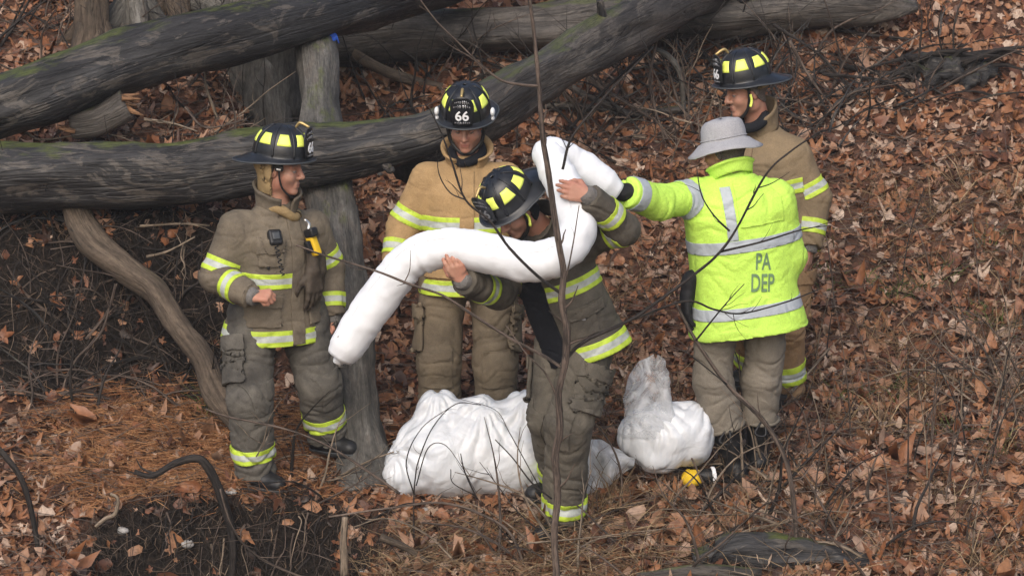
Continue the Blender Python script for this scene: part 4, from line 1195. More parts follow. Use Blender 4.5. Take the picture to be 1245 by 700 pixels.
def drape(V, N, a, fq=1.0):
    """long soft folds with sharp creases, as thin plastic hangs"""
    d = 0
    for k, (u, n) in enumerate((((.8, .3, -.5), 15), ((-.5, .4, .75), 19), ((.2, .5, 1), 11))):
        ph = n * fq * (V @ nrm(u)) + 3.2 * perlin(V * 2.6 * fq + 11 * k) + 1.2 * perlin(V * 6 * fq + 5 * k)
        m = np.clip(perlin(V * 2.1 * fq + 31 * k) * 1.6 + .25, 0, 1)
        d = d + m * (np.abs(np.sin(ph)) - .6) * (1, .8, .7)[k]
    return V + N * (a * d)[:, None]
def radiate(V, N, a, peaks, reach=.3):
    """creases that fan out from the corners where a bag is pulled up"""
    d = 0
    for k, p in enumerate(peaks):
        q = V - p; r = np.linalg.norm(q, axis=1); az = np.arctan2(q[:, 0], -q[:, 1] + .0) ; el = np.arctan2(q[:, 0], -q[:, 2] + .05)
        ph = 4.6 * el + 2.4 * az + 1.6 * perlin(V * 5 + 13 * k) + 4 * perlin(V * 1.6 + 3 * k)
        d = d + np.exp(-(r / reach) ** 2) * sstep(.0, .06, r) * (np.abs(np.sin(ph)) - .62)
    return V + N * (a * d)[:, None]
def crumple(V, N, a, fq=6):
    w = np.stack([perlin(V * 3 + k) for k in (0, 11, 23)], 1) * .6
    an = np.array([1.1, 1.1, .5])
    n1 = perlin((V + w * .3) * fq * an); n2 = perlin((V + w * .35) * fq * 2.6 * an[[2, 0, 1]] + 5)
    return V + N * (a * (-(1 - np.abs(n1) * 3).clip(0, 1) ** 1.5 * .9 + n1 * .8 - .5 * (1 - np.abs(n2) * 3).clip(0, 1) ** 1.5 + .3 * n2))[:, None]
f = Field()
for (px, py, Y, r) in ((545, 552, .0, (.27, .25, .22)), (620, 553, .02, (.27, .25, .22)), (682, 572, .05, (.16, .18, .15)), (532, 496, .03, (.11, .1, .09)), (640, 502, .03, (.14, .13, .11)), (575, 508, .03, (.13, .12, .1)), (497, 574, -.05, (.12, .16, .12)), (585, 535, .0, (.2, .2, .2))):
    f.ell(P(px, py, Y), r, k=.05)
bb = P(570, 600, -.05)
f.add(lambda p: p[..., 2] - (-.02 + .22 * (p[..., 1])), [-1, -.5, -.6], [.6, .6, .12], .03, 's')
V, F = f.mesh(.009); V = relax(V, F, 2); V = drape(V, normals(V, F), .014); V = radiate(V, normals(V, F), .02, [P(532, 478, -.02), P(640, 484, -.05), P(478, 560, -.15), P(590, 500, -.1)], .28); V = drape(V, normals(V, F), .005, 2.4); V = relax(V, F, 1, .15)
bag = obj('plastic_bag', V, F, M['bag'], base=v3(bb[0], bb[1], gz(bb[0], bb[1])))
tag(bag, 'large bulging white plastic bag lying on the leaves behind the stooping firefighter', 'bag')
te = catmull(px_path([(672, 522, -.02), (700, 528, -.06), (735, 537, -.1), (772, 556, -.14)]), 10); be = catmull(px_path([(676, 608, -.2), (704, 610, -.2), (725, 600, -.2), (770, 566, -.16)]), 10)
rows = [te * (1 - v) + be * v + np.array([0, -.05, .0]) * math.sin(v * 3.1) for v in np.linspace(0, 1, 24)]
V, F = rows_mesh(rows, False); V = V + np.array([.01, .06, .012]) * (perlin(V * np.array([9, 5, 6])) + .6 * perlin(V * np.array([20, 10, 10]) + 9))[:, None]
obj('loose_film', V, F, M['milky'], bag)
f = Field()
for (px, py, Y, r) in ((812, 528, -.05, (.2, .18, .165)), (845, 527, -.03, (.1, .15, .155)), (778, 528, -.06, (.11, .13, .12)), (800, 555, -.12, (.1, .1, .08))): f.ell(P(px, py, Y), r, k=.04)
V, F = f.mesh(.009); V = relax(V, F, 1); V = drape(V, normals(V, F), .009, 1.5); V = radiate(V, normals(V, F), .017, [P(800, 498, -.2), P(858, 485, -.05), P(762, 510, -.1)], .2); V = relax(V, F, 1, .15); b2 = P(812, 570, -.1)
bag2 = obj('plastic_bag', V, F, M['bag'], base=v3(b2[0], b2[1], gz(b2[0], b2[1])))
tag(bag2, 'small white plastic bag with its clear mouth sticking up beside the khaki trousers', 'bag')
mc = catmull(px_path([(794, 530, -.16), (790, 508, -.17), (787, 486, -.16), (788, 464, -.14), (791, 448, -.12), (797, 433, -.10)]), 7); th = np.linspace(0, 2 * np.pi, 44, endpoint=False); rows = []
for i_, c_ in enumerate(mc):
    v_ = i_ / (len(mc) - 1); wx = np.interp(v_, [0, .2, .45, .7, .88, 1], [.15, .125, .112, .098, .066, .01]); wy = np.interp(v_, [0, .5, 1], [.05, .055, .012])
    rows.append(c_ + np.stack([wx * np.cos(th), wy * np.sin(th) * (1 + .3 * np.sin(3 * th + 5 * v_)), .012 * np.cos(2 * th) * v_], 1))
V, F = rows_mesh(rows); V = drape(V, normals(V, F), .010, 2.0); obj('bag_mouth', V, F, M['film'], bag2)
# canister with yellow end, lying in the leaves
c = P(852, 598, Yat(852, 598)); c[2] = gz(c[0], c[1]) + .075
can = thing('canister', 'black canister with yellow round end and bright ring lying in the leaves', 'canister', c - v3(0, 0, .05))
ax_ = nrm(v3(1, .15, .08)); f = Field(); f.ell(c - ax_ * .055, (.042, .045, .045), k=.01); f.cone(c - ax_ * .05, c - ax_ * .02, .044, .04, .01); V, F = f.mesh(.006); V = V + normals(V, F) * (.004 * perlin(V * 30))[:, None]; obj('yellow_end', V, F, M['yellowfoam'], can)
f = Field(); f.cone(c - ax_ * .02, c + ax_ * .055, .038, .04, .006, cut=(True, True)); V, F = f.mesh(.005); obj('canister_body', V, F, M['rubber'], can)
f = Field(); f.cone(c + ax_ * .052, c + ax_ * .072, .046, .046, .006, cut=(True, True)); V, F = f.mesh(.005); obj('bright_ring', V, F, M['white'], can)
# blue marking tape tied round the leaning trunk
c = P(402, 46, 2.33); tape = thing('marking_tape', 'knot of bright blue marking tape tied to the leaning trunk', 'tape', c)
f = Field(); f.ell(c, (.035, .03, .03), k=.02); f.ell(c + v3(-.02, .01, -.02), (.02, .02, .03), k=.02); V, F = f.mesh(.007); V = crumple(V, normals(V, F), .01, 25); obj('knot', V, F, M['blue'], tape)
for k, q in enumerate(([c, c + v3(.01, -.02, -.04), c + v3(-.01, -.02, -.08)], [c, c + v3(.03, -.015, .01), c + v3(.045, -.01, -.03)])):
    V, F, B = tube(catmull(q, 5), [.012, .014, .008], 8, .004, 20, flat=.25); obj('tape_tail', V, F, M['blue'], tape)

# ------------------------------------------------------------------ saplings, branches, brush
def twigs(parent, path, r, mat, n, ln=(.06, .2), rr=.35, up=.4):
    path = np.asarray(path); k = len(path)
    for i in range(n):
        t = random.uniform(.15, .97); a = path[int(t * (k - 1))]; tg = nrm(path[min(k - 1, int(t * (k - 1)) + 1)] - path[max(0, int(t * (k - 1)) - 1)])
        d = nrm(tg * random.uniform(.3, 1) + np.array([random.uniform(-1, 1), random.uniform(-.7, .7), random.uniform(-.5, 1) * up * 2]))
        L = random.uniform(*ln); q = [a]
        for s in range(3): q.append(q[-1] + d * L / 3); d = nrm(d + np.array([random.uniform(-.4, .4), random.uniform(-.3, .3), random.uniform(-.2, .5)]))
        V, F, B = tube(catmull(q, 3), [r * rr, r * rr * .3], 5, cap=False); obj('twig', V, F, mat, parent, attrs={'bk': B})
def plant(name, label, cat, stems, group=None, tw=6, tl=(.05, .18)):
    """stems: (pixel path with depths, radii, material, twig count); the first runs into the soil"""
    p0 = P(*stems[0][0][0]); z = gz(p0[0], p0[1])
    base = np.array([p0[0], p0[1], z]); t = thing(name, label, cat, base, group)
    for i, (pp, rd, mt, nt_) in enumerate(stems):
        q = px_path(pp)
        if i == 0: q = [np.array([q[0][0], q[0][1], min(z - .05, q[0][2] - .05)])] + q
        o = tube_obj('stem' if i == 0 else 'branch', q, rd, mt, t, seg=8, n=6, amp=min(rd) * .25, freq=30)
        twigs(o, catmull(q, 8), max(rd) , mt, nt_, tl)
    return t
def G_(pp, lift=.04):
    i = max(range(len(pp)), key=lambda k: pp[k][1]); return [(x, y, Yat(*pp[i]) - lift) for x, y in pp]
T, D, PL = M['twig'], M['twigd'], M['twigp']
Ys = -1.05
def Y_(pp, y0, y1=None):
    y1 = y0 if y1 is None else y1; n = len(pp); return [(x, y, y0 + (y1 - y0) * i / max(1, n - 1)) for i, (x, y) in enumerate(pp)]
plant('sapling', 'tall thin bare sapling standing in front of the stooping firefighter', 'sapling', [
    (Y_([(677, 702), (674, 650), (678, 600), (675, 555), (681, 520), (679, 478), (687, 440), (689, 400), (683, 368), (685, 330), (678, 288), (671, 240), (666, 205), (660, 170), (657, 130), (655, 100), (648, 30), (640, -25)], Ys), [.017, .016, .018, .016, .019, .015, .014, .012, .010, .008], T, 10),
    (Y_([(684, 206), (696, 166), (736, 117), (770, 82), (794, 58)], Ys, -.9), [.007, .003], D, 4),
    (Y_([(655, 105), (632, 103), (608, 97), (580, 75), (555, 50), (530, 25), (508, -4)], Ys, -1.2), [.007, .003], T, 4),
    (Y_([(682, 446), (660, 432), (620, 411), (574, 382), (538, 359), (502, 347), (456, 329), (393, 310), (360, 298)], Ys, -.8), [.009, .004], T, 3),
    (Y_([(684, 358), (653, 335), (619, 301), (595, 268), (566, 243), (550, 199), (537, 163), (520, 128)], Ys, -1.0), [.008, .003], D, 3),
    (Y_([(566, 243), (547, 234), (534, 212), (531, 184)], -1.02), [.004, .0015], D, 1),
    (Y_([(684, 440), (710, 415), (764, 390), (803, 364), (846, 332), (872, 310), (895, 279), (930, 214), (960, 185), (1000, 158)], Ys, -.6), [.010, .004], D, 5),
    (Y_([(887, 281), (868, 262), (853, 237), (847, 205)], -.75), [.005, .002], D, 2),
    (Y_([(876, 306), (926, 294), (976, 279), (1010, 274)], -.78), [.006, .002], D, 2),
    (Y_([(684, 500), (664, 455), (640, 430), (615, 395)], Ys), [.005, .002], T, 1),
    (Y_([(688, 340), (697, 295), (704, 250)], Ys), [.004, .002], T, 1)])
plant('arching_shrub_stem', 'dark arching stem growing up across the lime parka from beside its boots', 'branch', [
    (Y_([(968, 700), (968, 650), (963, 596), (953, 553), (927, 510), (884, 467), (846, 414), (820, 366)], -.7, -.55), [.012, .011, .011, .007], T, 4),
    (Y_([(770, 388), (833, 366), (868, 376), (901, 381), (953, 368), (1000, 350)], -.6), [.006, .003], D, 6),
    (Y_([(884, 467), (850, 440), (830, 425)], -.62), [.004, .002], D, 2),
    (Y_([(846, 414), (880, 372), (905, 345)], -.58), [.005, .002], D, 3)])
plant('brush', 'bare dark twigs rising in front of the large white bag', 'shrub', [
    (Y_([(503, 612), (505, 580), (510, 556), (527, 518), (554, 491), (585, 492)], -.5, -.4), [.0042, .002], D, 4),
    (Y_([(503, 600), (494, 560), (513, 520), (550, 493)], -.5), [.0035, .0015], D, 3),
    (Y_([(580, 606), (565, 573), (560, 551)], -.5), [.0045, .0025], D, 2),
    (Y_([(578, 602), (551, 587), (548, 570)], -.5), [.0035, .002], D, 1),
    (Y_([(671, 606), (647, 587), (623, 556), (602, 534)], -.62), [.0045, .0025], D, 1),
    (Y_([(656, 592), (640, 563), (619, 525), (602, 498), (560, 485)], -.6), [.003, .0012], D, 2),
    (Y_([(506, 590), (520, 545), (540, 540), (560, 565), (580, 600)], -.52), [.003, .0012], D, 2)], tl=(.03, .1))
plant('bramble', 'dry brown arching brambles along the bank below the large white bag', 'shrub', [
    (Y_([(640, 700), (623, 652), (592, 628), (537, 611), (469, 618), (400, 628)], -.75, -.6), [.009, .005], T, 5),
    (Y_([(640, 697), (612, 666), (565, 642), (513, 635)], -.74), [.008, .004], T, 4),
    (Y_([(486, 600), (461, 582), (406, 546), (350, 522), (279, 507), (250, 497)], -.55, -.4), [.008, .004], T, 3),
    (Y_([(560, 690), (520, 650), (470, 630), (430, 640)], -.7), [.006, .003], PL, 4),
    (Y_([(640, 660), (700, 655), (760, 648), (830, 640)], -.8), [.005, .002], PL, 4)])
plant('dead_branch', 'crooked dark branch hooked over the edge of the dirt bank', 'branch', [
    (Y_([(282, 650), (274, 618), (267, 597), (254, 570), (240, 557), (213, 563), (185, 578), (163, 573)], -.3), [.016, .024, .022, .018, .012], D, 2),
    (Y_([(268, 594), (281, 638), (309, 673), (362, 699), (400, 705)], -.42), [.007, .005], T, 2)])
plant('dead_branch', 'dark bowed stem at the left end of the dirt bank', 'branch', [
    (Y_([(48, 702), (46, 675), (43, 645), (34, 604), (21, 573), (-4, 543)], -.55), [.009, .012, .014, .016], D, 2)])
def stick(label, pp, rd, mt, nt_=1, cat='stick', group=None, name='fallen_stick', amp=None):
    q = px_path(pp); o = tube_obj(name, q, rd, mt, None, q[0], seg=8, n=6, amp=min(rd) * .3 if amp is None else amp, freq=25); tag(o, label, cat, group)
    if nt_: twigs(o, catmull(q, 8), max(rd), mt, nt_)
    return o
stick('pale crooked root tip poking over the dirt bank', Y_([(116, 640), (128, 630), (140, 624), (143, 606), (134, 600)], -.3), [.008, .011, .007], PL, 0)
stick('tan upright broken stick at the foot of the leaning trunk', Y_([(420, 628), (418, 660), (419, 702)], -.62), [.018, .017, .02], PL, 0)
stick('mossy dark stick slanting below the brambles', Y_([(462, 653), (496, 667), (540, 700)], -.7), [.02, .016, .02], M['limb'], 1)
stick('long pale stick slanting on the leaves beside the dark boot of the parka wearer', Y_([(962, 476), (975, 462), (1008, 424)], .65, 1.0), [.009, .006], PL, 1)
stick('pale dead limb hanging from the tangle behind the level log', G_([(428, 66), (481, 92), (538, 106)]), [.035, .03, .02], M['limb'], 2)
stick('grey hooked branch in the brush beneath the top log', G_([(790, 58), (812, 68), (828, 92), (831, 134)]), [.012, .018, .015], M['trunk'], 2)
stick('long grey branch lying level through the brush behind the white boom', G_([(605, 131), (700, 129), (753, 138), (834, 132)]), [.02, .018, .022], M['log2'], 4)
stick('grey branch crossing the brush below the sloping trunk', G_([(690, 104), (720, 120), (770, 140)]), [.02, .016], M['log2'], 2)
stick('thin branch leaning in the brush beside the white boom', G_([(704, 85), (736, 110), (771, 131), (800, 150)]), [.012, .008], T, 3)
stick('thin bare branch jutting over the leaves below the end of the top log', G_([(1012, 34), (1050, 42), (1110, 48)]), [.014, .006], D, 3)
stick('pale birch twig lying on the leaves beside the white boom', G_([(770, 166), (785, 168), (805, 175)]), [.008, .006], M['white'] and PL, 0)
stick('dark branch leaning across the upper slope toward the uprooted stump', G_([(1010, 75), (1060, 88), (1110, 92)]), [.012, .02], D, 3)
for k, (pp, Y) in enumerate([([(960, 50), (985, 95), (1020, 140)], 2.2), ([(940, 30), (1000, 70), (1040, 120)], 2.15), ([(880, 150), (930, 120), (1010, 130)], 1.7), ([(1000, 90), (1080, 100), (1130, 130)], 2.3), ([(720, 90), (760, 120), (850, 110)], 2.0), ([(690, 160), (740, 105), (790, 60)], 1.75),
                             ([(800, 40), (790, 100), (800, 150)], 2.0), ([(850, 60), (800, 90), (740, 95)], 1.95), ([(1010, 110), (1030, 70), (1060, 35)], 2.5), ([(560, 60), (540, 80), (470, 60)], 2.3), ([(700, 60), (715, 100), (705, 150)], 1.8)]):
    stick('thin dead stick in the brush pile beneath the top log', G_(pp), [.01, .005], [T, D][k % 2], 4, group='sticks of the brush pile')
for k in range(34):
    x0 = random.uniform(640, 1090); y0 = random.uniform(65, 185); Y = Yat(x0, y0) - .05; a = random.uniform(-.9, .9); L = random.uniform(40, 110)
    q0 = P(x0, y0, Y); zg = gz(q0[0], q0[1]); q0[2] = max(min(q0[2], zg + .35), zg + .01); d_ = np.array([math.cos(a), random.uniform(-.3, .3), math.sin(a)]) * L / 250
    q = [q0]
    for s in range(4): q.append(q[-1] + d_ / 4 + np.array([random.uniform(-.02, .02), random.uniform(-.02, .02), random.uniform(-.03, .03)]))
    for v in q: v[2] = max(v[2], gz(v[0], v[1]) + .005)
    o = tube_obj('fallen_stick', q, [random.uniform(.004, .011), .002], [T, D, D, M['log2']][k % 4], None, q[0], seg=6, n=5, amp=.002, freq=25); tag(o, 'thin dead stick in the brush pile beneath the top log', 'stick', 'sticks of the brush pile')
    twigs(o, catmull(q, 6), .008, D, 3, (.05, .18))
for k, (pp, Y) in enumerate([([(100, 430), (125, 400), (140, 345)], .85), ([(178, 312), (205, 305), (237, 288)], 1.05), ([(105, 412), (130, 380), (142, 345)], .9), ([(170, 275), (220, 272), (255, 274)], 1.15), ([(60, 480), (110, 470), (160, 450)], .85), ([(30, 160), (50, 170), (90, 165)], 1.7), ([(225, 130), (250, 155), (300, 145)], 1.5), ([(175, 145), (210, 150), (240, 160)], 1.45)]):
    stick('thin twig leaning on the dark earth bank under the level log', Y_(pp, Y), [.008, .004], [T, PL][k % 2], 2, group='twigs on the earth bank')
# roots hanging from the cut banks
k = 0
for i in range(46):
    if i < 30: x = random.uniform(-1.95, -.85); y = -.27; z0 = gz(x, -.2) - random.uniform(0, .25); q = [np.array([x, y, z0])]
    else: x = random.uniform(-2.6, -1.5); y = 1.08; z0 = random.uniform(.55, 1.1); q = [np.array([x, y, z0])]
    for s in range(4): q.append(q[-1] + np.array([random.uniform(-.03, .03), -random.uniform(.005, .03), -random.uniform(.02, .09)]))
    V, F, B = tube(catmull(q, 3), [random.uniform(.0025, .006), .001], 6); o = obj('bank_root', V, F, [T, D, T, D, PL][i % 5], base=q[0], attrs={'bk': B})
    tag(o, 'thin root hanging out of the cut dirt bank' if i < 30 else 'thin root hanging from the dark bank under the level log', 'root', 'roots in the front bank' if i < 30 else 'roots in the rear bank')
for i in range(14):
    x = random.uniform(-2.3, -.2); y = random.uniform(-.5, -.2); r = random.uniform(.012, .028); z = gz(x, y)
    f = Field(); f.ell([0, 0, 0], (r * 1.3, r, r * .8), k=.01); V, F = f.mesh(r * .35); V = V + normals(V, F) * (r * .25 * perlin(V / r + i))[:, None] + np.array([x, y, z + r * .3])
    o = obj('pebble', V, F, M['stone'], base=(x, y, z)); tag(o, 'small pale pebble in the dirt bank', 'pebble', 'pebbles in the dirt bank')

# ------------------------------------------------------------------ leaf litter
def leaf_shapes():
    out = []
    for s in range(8):
        r = np.random.default_rng(100 + s)
        if s < 5:                               # maple-like, five lobes
            ang = []; rad = []
            for i, (a, ln) in enumerate(((-125, .5), (-62, .85), (0, 1.0), (62, .85), (125, .5))):
                k_ = ln * r.uniform(.85, 1.1)
                ang += [a - 13, a, a + 13]; rad += [k_ * r.uniform(.66, .8), k_, k_ * r.uniform(.66, .8)]
                if i < 4: ang += [a + 31 + r.uniform(-4, 4)]; rad += [r.uniform(.34, .46)]
            ang += [180]; rad += [.16]
        else:                                   # plain oval, beech-like
            ang = list(np.linspace(-160, 160, 9)) + [180]; rad = [np.hypot(.95 * np.cos(R(a)), .5 * np.sin(R(a))) * r.uniform(.9, 1.1) for a in ang]
        ang = np.radians(np.array(ang)); rad = np.array(rad)
        xy = np.stack([np.cos(ang) * rad, np.sin(ang) * rad], 1); mid_ = xy * .5
        out.append(np.concatenate([[[0, 0]], xy]))
    return out
LS = leaf_shapes()
def leaf_verts(s, size, cu, cv, tw):
    q = LS[s] * size * .5; x, y = q[:, 0] / size, q[:, 1] / size
    z = (cu * x * x + cv * y * y + tw * x * y) * size + size * .05 * np.sin(9 * np.arctan2(y, x) + tw * 9) * np.hypot(x, y)
    return np.stack([q[:, 0], q[:, 1], z], 1)
def leaf_faces(s):
    n = len(LS[s]) - 1; return np.array([[0, 1 + i, 1 + (i + 1) % n] for i in range(n)])
def frames(n, az):
    t = np.stack([np.cos(az), np.sin(az), np.zeros_like(az)], 1); t -= n * (t * n).sum(1)[:, None]; t /= np.linalg.norm(t, axis=1)[:, None]
    return t, np.cross(n, t)
def density(x, y):
    """1 where leaves lie thick; little on raw earth banks"""
    wl = 1 - sstep(-1.5, -1.05, x)
    bank = wl * sstep(.7, .9, y) * (1 - sstep(1.25, 1.6, y))
    cut = (1 - sstep(-.95, -.6, x)) * sstep(-2.2, -1.9, x) * (1 - sstep(-.26, -.16, y))
    return np.clip(1 - .55 * bank - .6 * cut, .06, 1)
NL = 36000
lx = rng.uniform(-3.6, 3.6, NL); ly = -1.1 + 6.6 * rng.random(NL) ** 1.15
kp = rng.random(NL) < density(lx, ly); lx, ly = lx[kp], ly[kp]; NL = len(lx)
lz = ground_h(lx, ly); ln_ = gnormal(lx, ly) + rng.normal(0, .42, (NL, 3)) * np.array([1, 1, .3]); ln_ /= np.linalg.norm(ln_, axis=1)[:, None]
size = rng.gamma(7, .0108, NL).clip(.03, .15); az = rng.uniform(0, 6.28, NL); lt_, lb_ = frames(ln_, az)
patchy = fbm(np.stack([lx * 1.7, ly * 1.7, 0 * lx], 1), 3)
rn = (rng.beta(1.7, 1.75, NL) + .14 * patchy + .05 - .3 * (1 - density(lx, ly))).clip(0, 1)  # leaves coloured darker on the banks, painting in the rear bank's shade
sh_ = rng.integers(0, 8, NL)
# the largest-looking three hundred lie on the ground as leaves of their own
vis = size * (np.abs(lx) < 2.55 - .0 * ly) * (ly > -.72) * (ly < 3.2) * (1 / (1 + .06 * (ly + .7)))
big = np.argsort(-vis)[:300]; isbig = np.zeros(NL, bool); isbig[big] = True
VV, FF, RR = [], [], []; off = 0
for s_ in range(8):
    ii = np.where(~isbig & (sh_ == s_))[0]; m = len(ii); q0 = LS[s_] * .5; x, y = q0[:, 0][None], q0[:, 1][None]; nv = len(q0)
    cu, cv, tw = rng.normal(.5, 1.3, (m, 1)), rng.normal(.4, 1.4, (m, 1)), rng.normal(0, 1.2, (m, 1)); sz = size[ii][:, None]
    z = ((cu * x * x + cv * y * y + tw * x * y) + .05 * np.sin(9 * np.arctan2(y, x) + tw * 9) * np.hypot(x, y)) * sz
    b0 = np.stack([lx[ii], ly[ii], lz[ii] + .008 + .02 * rng.random(m)], 1)[:, None]
    w = b0 + (x * sz)[..., None] * lt_[ii][:, None] + (y * sz)[..., None] * lb_[ii][:, None] + z[..., None] * ln_[ii][:, None]
    VV.append(w.reshape(-1, 3)); FF.append((leaf_faces(s_)[None] + (np.arange(m) * nv)[:, None, None]).reshape(-1, 3) + off); off += m * nv; RR.append(np.repeat(rn[ii], nv))
o = obj('leaf_litter', np.concatenate(VV), np.concatenate(FF), M['leaf'], ground, attrs={'rnd': np.concatenate(RR)}, smooth=False); tag(o, kind='stuff')
LM = []
for s in range(8):
    for k in range(5):
        q = leaf_verts(s, .1, rng.normal(.6, 1.4), rng.normal(.5, 1.5), rng.normal(0, 1.3)); LM.append((s, make_mesh('leaf', q, leaf_faces(s), M['leaf'], {'rnd': np.full(len(q), rng.beta(2.2, 1.9))}, False)))
for i in big:
    s, me = random.choice(LM); o = bpy.data.objects.new('leaf', me); S.collection.objects.link(o); o.parent = ground
    m = Matrix.Identity(4); sc = size[i] / .1
    for a in range(3): m[a][0] = lt_[i][a] * sc; m[a][1] = lb_[i][a] * sc; m[a][2] = ln_[i][a] * sc
    m[0][3], m[1][3], m[2][3] = lx[i], ly[i], lz[i] + .016
    o.matrix_local = m

# ------------------------------------------------------------------ blades and needles
def blades(name, n, xr, yr, mat, ln, wd, lean, label_kind, dens=None, flatness=1.0, clump=0):
    if clump:
        cx = rng.uniform(*xr, clump); cy = rng.uniform(*yr, clump); ci = rng.integers(0, clump, n)
        x = cx[ci] + rng.normal(0, .05, n); y = cy[ci] + rng.normal(0, .05, n)
    else: x = rng.uniform(*xr, n); y = rng.uniform(*yr, n)
    if dens is not None: kp = rng.random(n) < dens(x, y); x, y = x[kp], y[kp]; n = len(x)
    z = ground_h(x, y); L = rng.uniform(*ln, n); a = rng.uniform(0, 6.28, n); le = rng.uniform(*lean, n)
    d = np.stack([np.cos(a) * np.sin(le), np.sin(a) * np.sin(le), np.cos(le)], 1)
    if flatness < 1: N = gnormal(x, y); d = d - N * ((d * N).sum(1) * (1 - flatness))[:, None]
    b = np.stack([x, y, z], 1); s = np.cross(d, CDIR * .6 + rng.normal(0, .5, (n, 3))); s /= np.linalg.norm(s, axis=1)[:, None]; w = rng.uniform(*wd, n)[:, None]
    droop = np.stack([np.cos(a), np.sin(a), -1.0 * np.ones(n)], 1) * (L * .22 * flatness)[:, None]
    lift = np.array([0, 0, .012 + (.03 if flatness < 1 else -.02)])
    m_ = b + d * (L * .55)[:, None] + droop * .25 + lift; e = b + d * L[:, None] + droop + lift; b = b + lift
    V = np.stack([b - s * w, b + s * w, m_ - s * w * .8, m_ + s * w * .8, e - s * w * .15, e + s * w * .15], 1).reshape(-1, 3)
    k = np.arange(n)[:, None] * 6
    F = np.concatenate([k + [0, 1, 3, 2], k + [2, 3, 5, 4]]); o = obj(name, V, F, mat, base=(0, 0, 0), attrs={'rnd': np.repeat(rng.random(n), 6)}, smooth=False)
    return tag(o, label_kind[0], label_kind[1], kind='stuff')
nd = lambda x, y: np.exp(-((x + 1.55) / .75) ** 4) * (1 - sstep(.75, .95, y)) * sstep(-.26, -.18, y)
blades('pine_needles', 16000, (-2.7, -.5), (-.3, .95), M['needle'], (.06, .15), (.0011, .002), (1.2, 1.57), ('orange fallen pine needles matting the ground by the dirt bank', 'needles'), nd, .15)
blades('dry_grass', 4200, (.3, 3.2), (-.9, 2.6), M['straw'], (.1, .38), (.0012, .0026), (.15, 1.3), ('dry straw coloured grass standing among the leaves', 'grass'), None, 1.0, 150)
blades('dry_grass', 1500, (-1.2, .7), (-1.0, -.35), M['straw'], (.1, .34), (.0012, .0026), (.5, 1.5), ('matted dry grass along the front of the bank', 'grass'), None, .6)
blades('green_grass', 900, (.5, 3.0), (.2, 2.2), M['grass'], (.06, .2), (.0015, .003), (.2, 1.2), ('sparse green grass tufts on the leafy slope', 'grass'), None, 1.0, 26)
blades('green_grass', 260, (-1.62, -1.42), (.72, .9), M['grass'], (.1, .3), (.0015, .003), (.1, .6), ('dark green grass tuft against the earth bank', 'grass'), None, 1.0, 4)
blades('fine_twigs', 5200, (-2.8, 2.8), (-.9, 3.0), M['twig'], (.1, .4), (.0012, .003), (.9, 1.57), ('fine fallen twigs strewn over the leaves', 'twigs'), None, .3)
def fibres(name, n, xr, yr, mat, label):
    x = rng.uniform(*xr, n); y = rng.uniform(*yr, n); p = np.stack([x, y, ground_h(x, y) + .004], 1)
    d = np.stack([rng.normal(0, .55, n), -rng.uniform(.15, .8, n), -rng.uniform(.2, 1, n)], 1); L = rng.uniform(.03, .15, n)[:, None]
    s = np.cross(d, CDIR + rng.normal(0, .3, (n, 3))); s /= np.linalg.norm(s, axis=1)[:, None]; w = rng.uniform(.0008, .0022, n)[:, None]
    m_ = p + d * L * .5 + rng.normal(0, .015, (n, 3)); e = m_ + (d + rng.normal(0, .5, (n, 3))) * L * .5
    V = np.stack([p - s * w, p + s * w, m_ - s * w, m_ + s * w, e - s * w * .3, e + s * w * .3], 1).reshape(-1, 3); k = np.arange(n)[:, None] * 6
    o = obj(name, V, np.concatenate([k + [0, 1, 3, 2], k + [2, 3, 5, 4]]), mat, base=(0, 0, 0), attrs={'rnd': np.repeat(rng.random(n) ** 1.5, 6)}, smooth=False); return tag(o, label, 'roots', kind='stuff')
fibres('root_fibres', 3800, (-2.1, -.5), (-.5, -.18), M['fibre'], 'fine root fibres hanging from the cut front bank')
fibres('root_fibres', 2600, (-2.8, -1.3), (.88, 1.3), M['fibre'], 'fine root fibres and twigs on the dark bank under the level log')
def tangle(label, cx, cy, Y, n, sx, sz, mats):
    c = P(cx, cy, Yat(cx, cy)); c[2] = gz(c[0], c[1]); t = thing('brush_heap', label, 'brush', c, 'heaps of bare brush')
    for i in range(n):
        p = c + np.array([random.gauss(0, sx), random.gauss(0, .18), 0]); p[2] = gz(p[0], p[1]) - .01; a = random.uniform(-1.3, 1.3); L = random.uniform(.25, .75)
        d_ = nrm([math.sin(a), random.uniform(-.3, .3), math.cos(a) * sz]); q = [p]
        for s in range(4): q.append(q[-1] + d_ * L / 4); d_ = nrm(d_ + np.array([random.uniform(-.35, .35), random.uniform(-.2, .2), random.uniform(-.45, .2)]))
        for v in q[1:]: v[2] = max(v[2], gz(v[0], v[1]) + .01)
        V, F, B = tube(catmull(q, 3), [random.uniform(.004, .011), .0015], 5, cap=False); o = obj('branch', V, F, mats[i % len(mats)], t, attrs={'bk': B})
        twigs(o, catmull(q, 4), .007, mats[i % len(mats)], 3, (.06, .22), .35)
tangle('dark tangle of bare brush behind the helmet of the firefighter by the lime parka', 975, 135, 2.1, 60, .22, .8, [D, D, M['log'], T])
tangle('tangle of bare brush between the top log and the white boom', 745, 150, 1.85, 56, .3, .8, [D, T, D, M['log2']])
tangle('low tangle of thin brown stems beside the outstretched lime sleeve', 830, 170, 1.35, 26, .14, .9, [T, PL, T])
tangle('tangle of bare brush around the uprooted stump', 1110, 105, 2.8, 44, .3, .5, [D, M['log2'], T])
tangle('tangle of bare brush behind the slanting log', 40, 60, 2.3, 30, .3, .7, [D, T])
tangle('low dark tangle of twigs against the earth bank under the level log', 100, 400, .85, 34, .3, .6, [D, T, D])
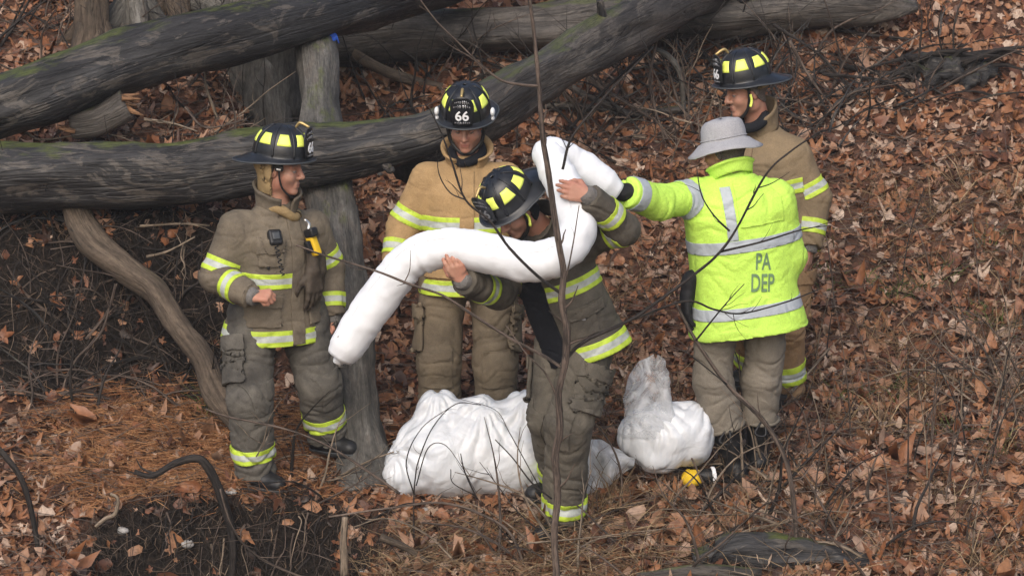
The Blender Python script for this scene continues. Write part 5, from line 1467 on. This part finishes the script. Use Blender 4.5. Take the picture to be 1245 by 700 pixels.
tangle('dark tangle of roots in the shadow under the level log', 60, 300, 0, 34, .22, .5, [D, M['log'], D, T])
tangle('dark tangle of twigs where the bent limb meets the earth bank', 190, 455, 0, 30, .16, .6, [D, D, T])
tangle('tangle of dead twigs on the leaves between the slanting and level logs', 265, 165, 0, 24, .15, .5, [D, T, PL])
tangle('spread of fine dead twigs around the half sunk grey log', 980, 660, 0, 30, .3, .6, [T, D, PL])
tangle('fine bare twigs along the lip of the cut dirt bank', 330, 628, 0, 26, .2, .5, [T, D, PL])
tangle('dark brush crowding between the trunks above the slanting log', 250, 75, 0, 40, .22, .8, [D, M['log'], D])
tangle('dark brush between the slanting log and the sloping grey trunk', 520, 110, 0, 40, .22, .7, [D, M['log'], D, T])
tangle('dark brush under the top log beside the sloping grey trunk', 850, 95, 0, 44, .25, .7, [D, M['log'], D])
tangle('low dry stems and twigs crossing the black boots below the lime parka', 905, 592, 0, 26, .16, .7, [T, D, PL])
tangle('knee high tangle of thin brown stems on the open leafy slope', 1215, 480, .35, 26, .12, 1.1, [T, PL, T])
tangle('low tangle of dry stems in front of the half sunk grey log', 700, 665, -.72, 26, .3, .6, [T, PL, D])
# dry weed stalks
for i in range(40):
    x = rng.uniform(1.3, 2.7); y = rng.uniform(-.7, 1.9)
    if i < 12: x = rng.uniform(2.0, 2.55); y = rng.uniform(-.7, .6)
    z = gz(x, y); h = rng.uniform(.3, .75); q = [np.array([x, y, z - .03])]
    dx, dy = rng.normal(0, .12), rng.normal(0, .1)
    for s in range(3): q.append(q[-1] + np.array([dx * h / 3 * (s + 1), dy * h / 3, h / 3]))
    o = tube_obj('weed_stalk', q, [.005, .002], [T, PL, T, D][i % 4], None, np.array([x, y, z]), seg=6, n=4); tag(o, 'thin dry weed stalk standing among the leaves on the open slope', 'weed', 'dry weed stalks on the slope')
    twigs(o, catmull(q, 6), .005, T, 3, (.04, .12), .4)

# ------------------------------------------------------------------ damp air between the camera and the slope
bm = bmesh.new(); bmesh.ops.create_cube(bm, size=1)
me = bpy.data.meshes.new('haze'); bm.to_mesh(me); bm.free()
hz = bpy.data.objects.new('haze', me); S.collection.objects.link(hz)
zt = float(GZ.max()) + 1.0; zb = float(GZ.min()) - 1.0
hz.scale = (64, 80, zt - zb); hz.location = (0, 6, (zt + zb) / 2)
hm_ = bpy.data.materials.new('damp_air'); hm_.use_nodes = True; nt = hm_.node_tree
nt.nodes.remove(nt.nodes['Principled BSDF'])
pv = nt.nodes.new('ShaderNodeVolumePrincipled'); pv.inputs['Density'].default_value = .0008; pv.inputs['Color'].default_value = (.9, .94, 1, 1)
nt.links.new(pv.outputs[0], nt.nodes['Material Output'].inputs['Volume']); me.materials.append(hm_)
tag(hz, kind='stuff')
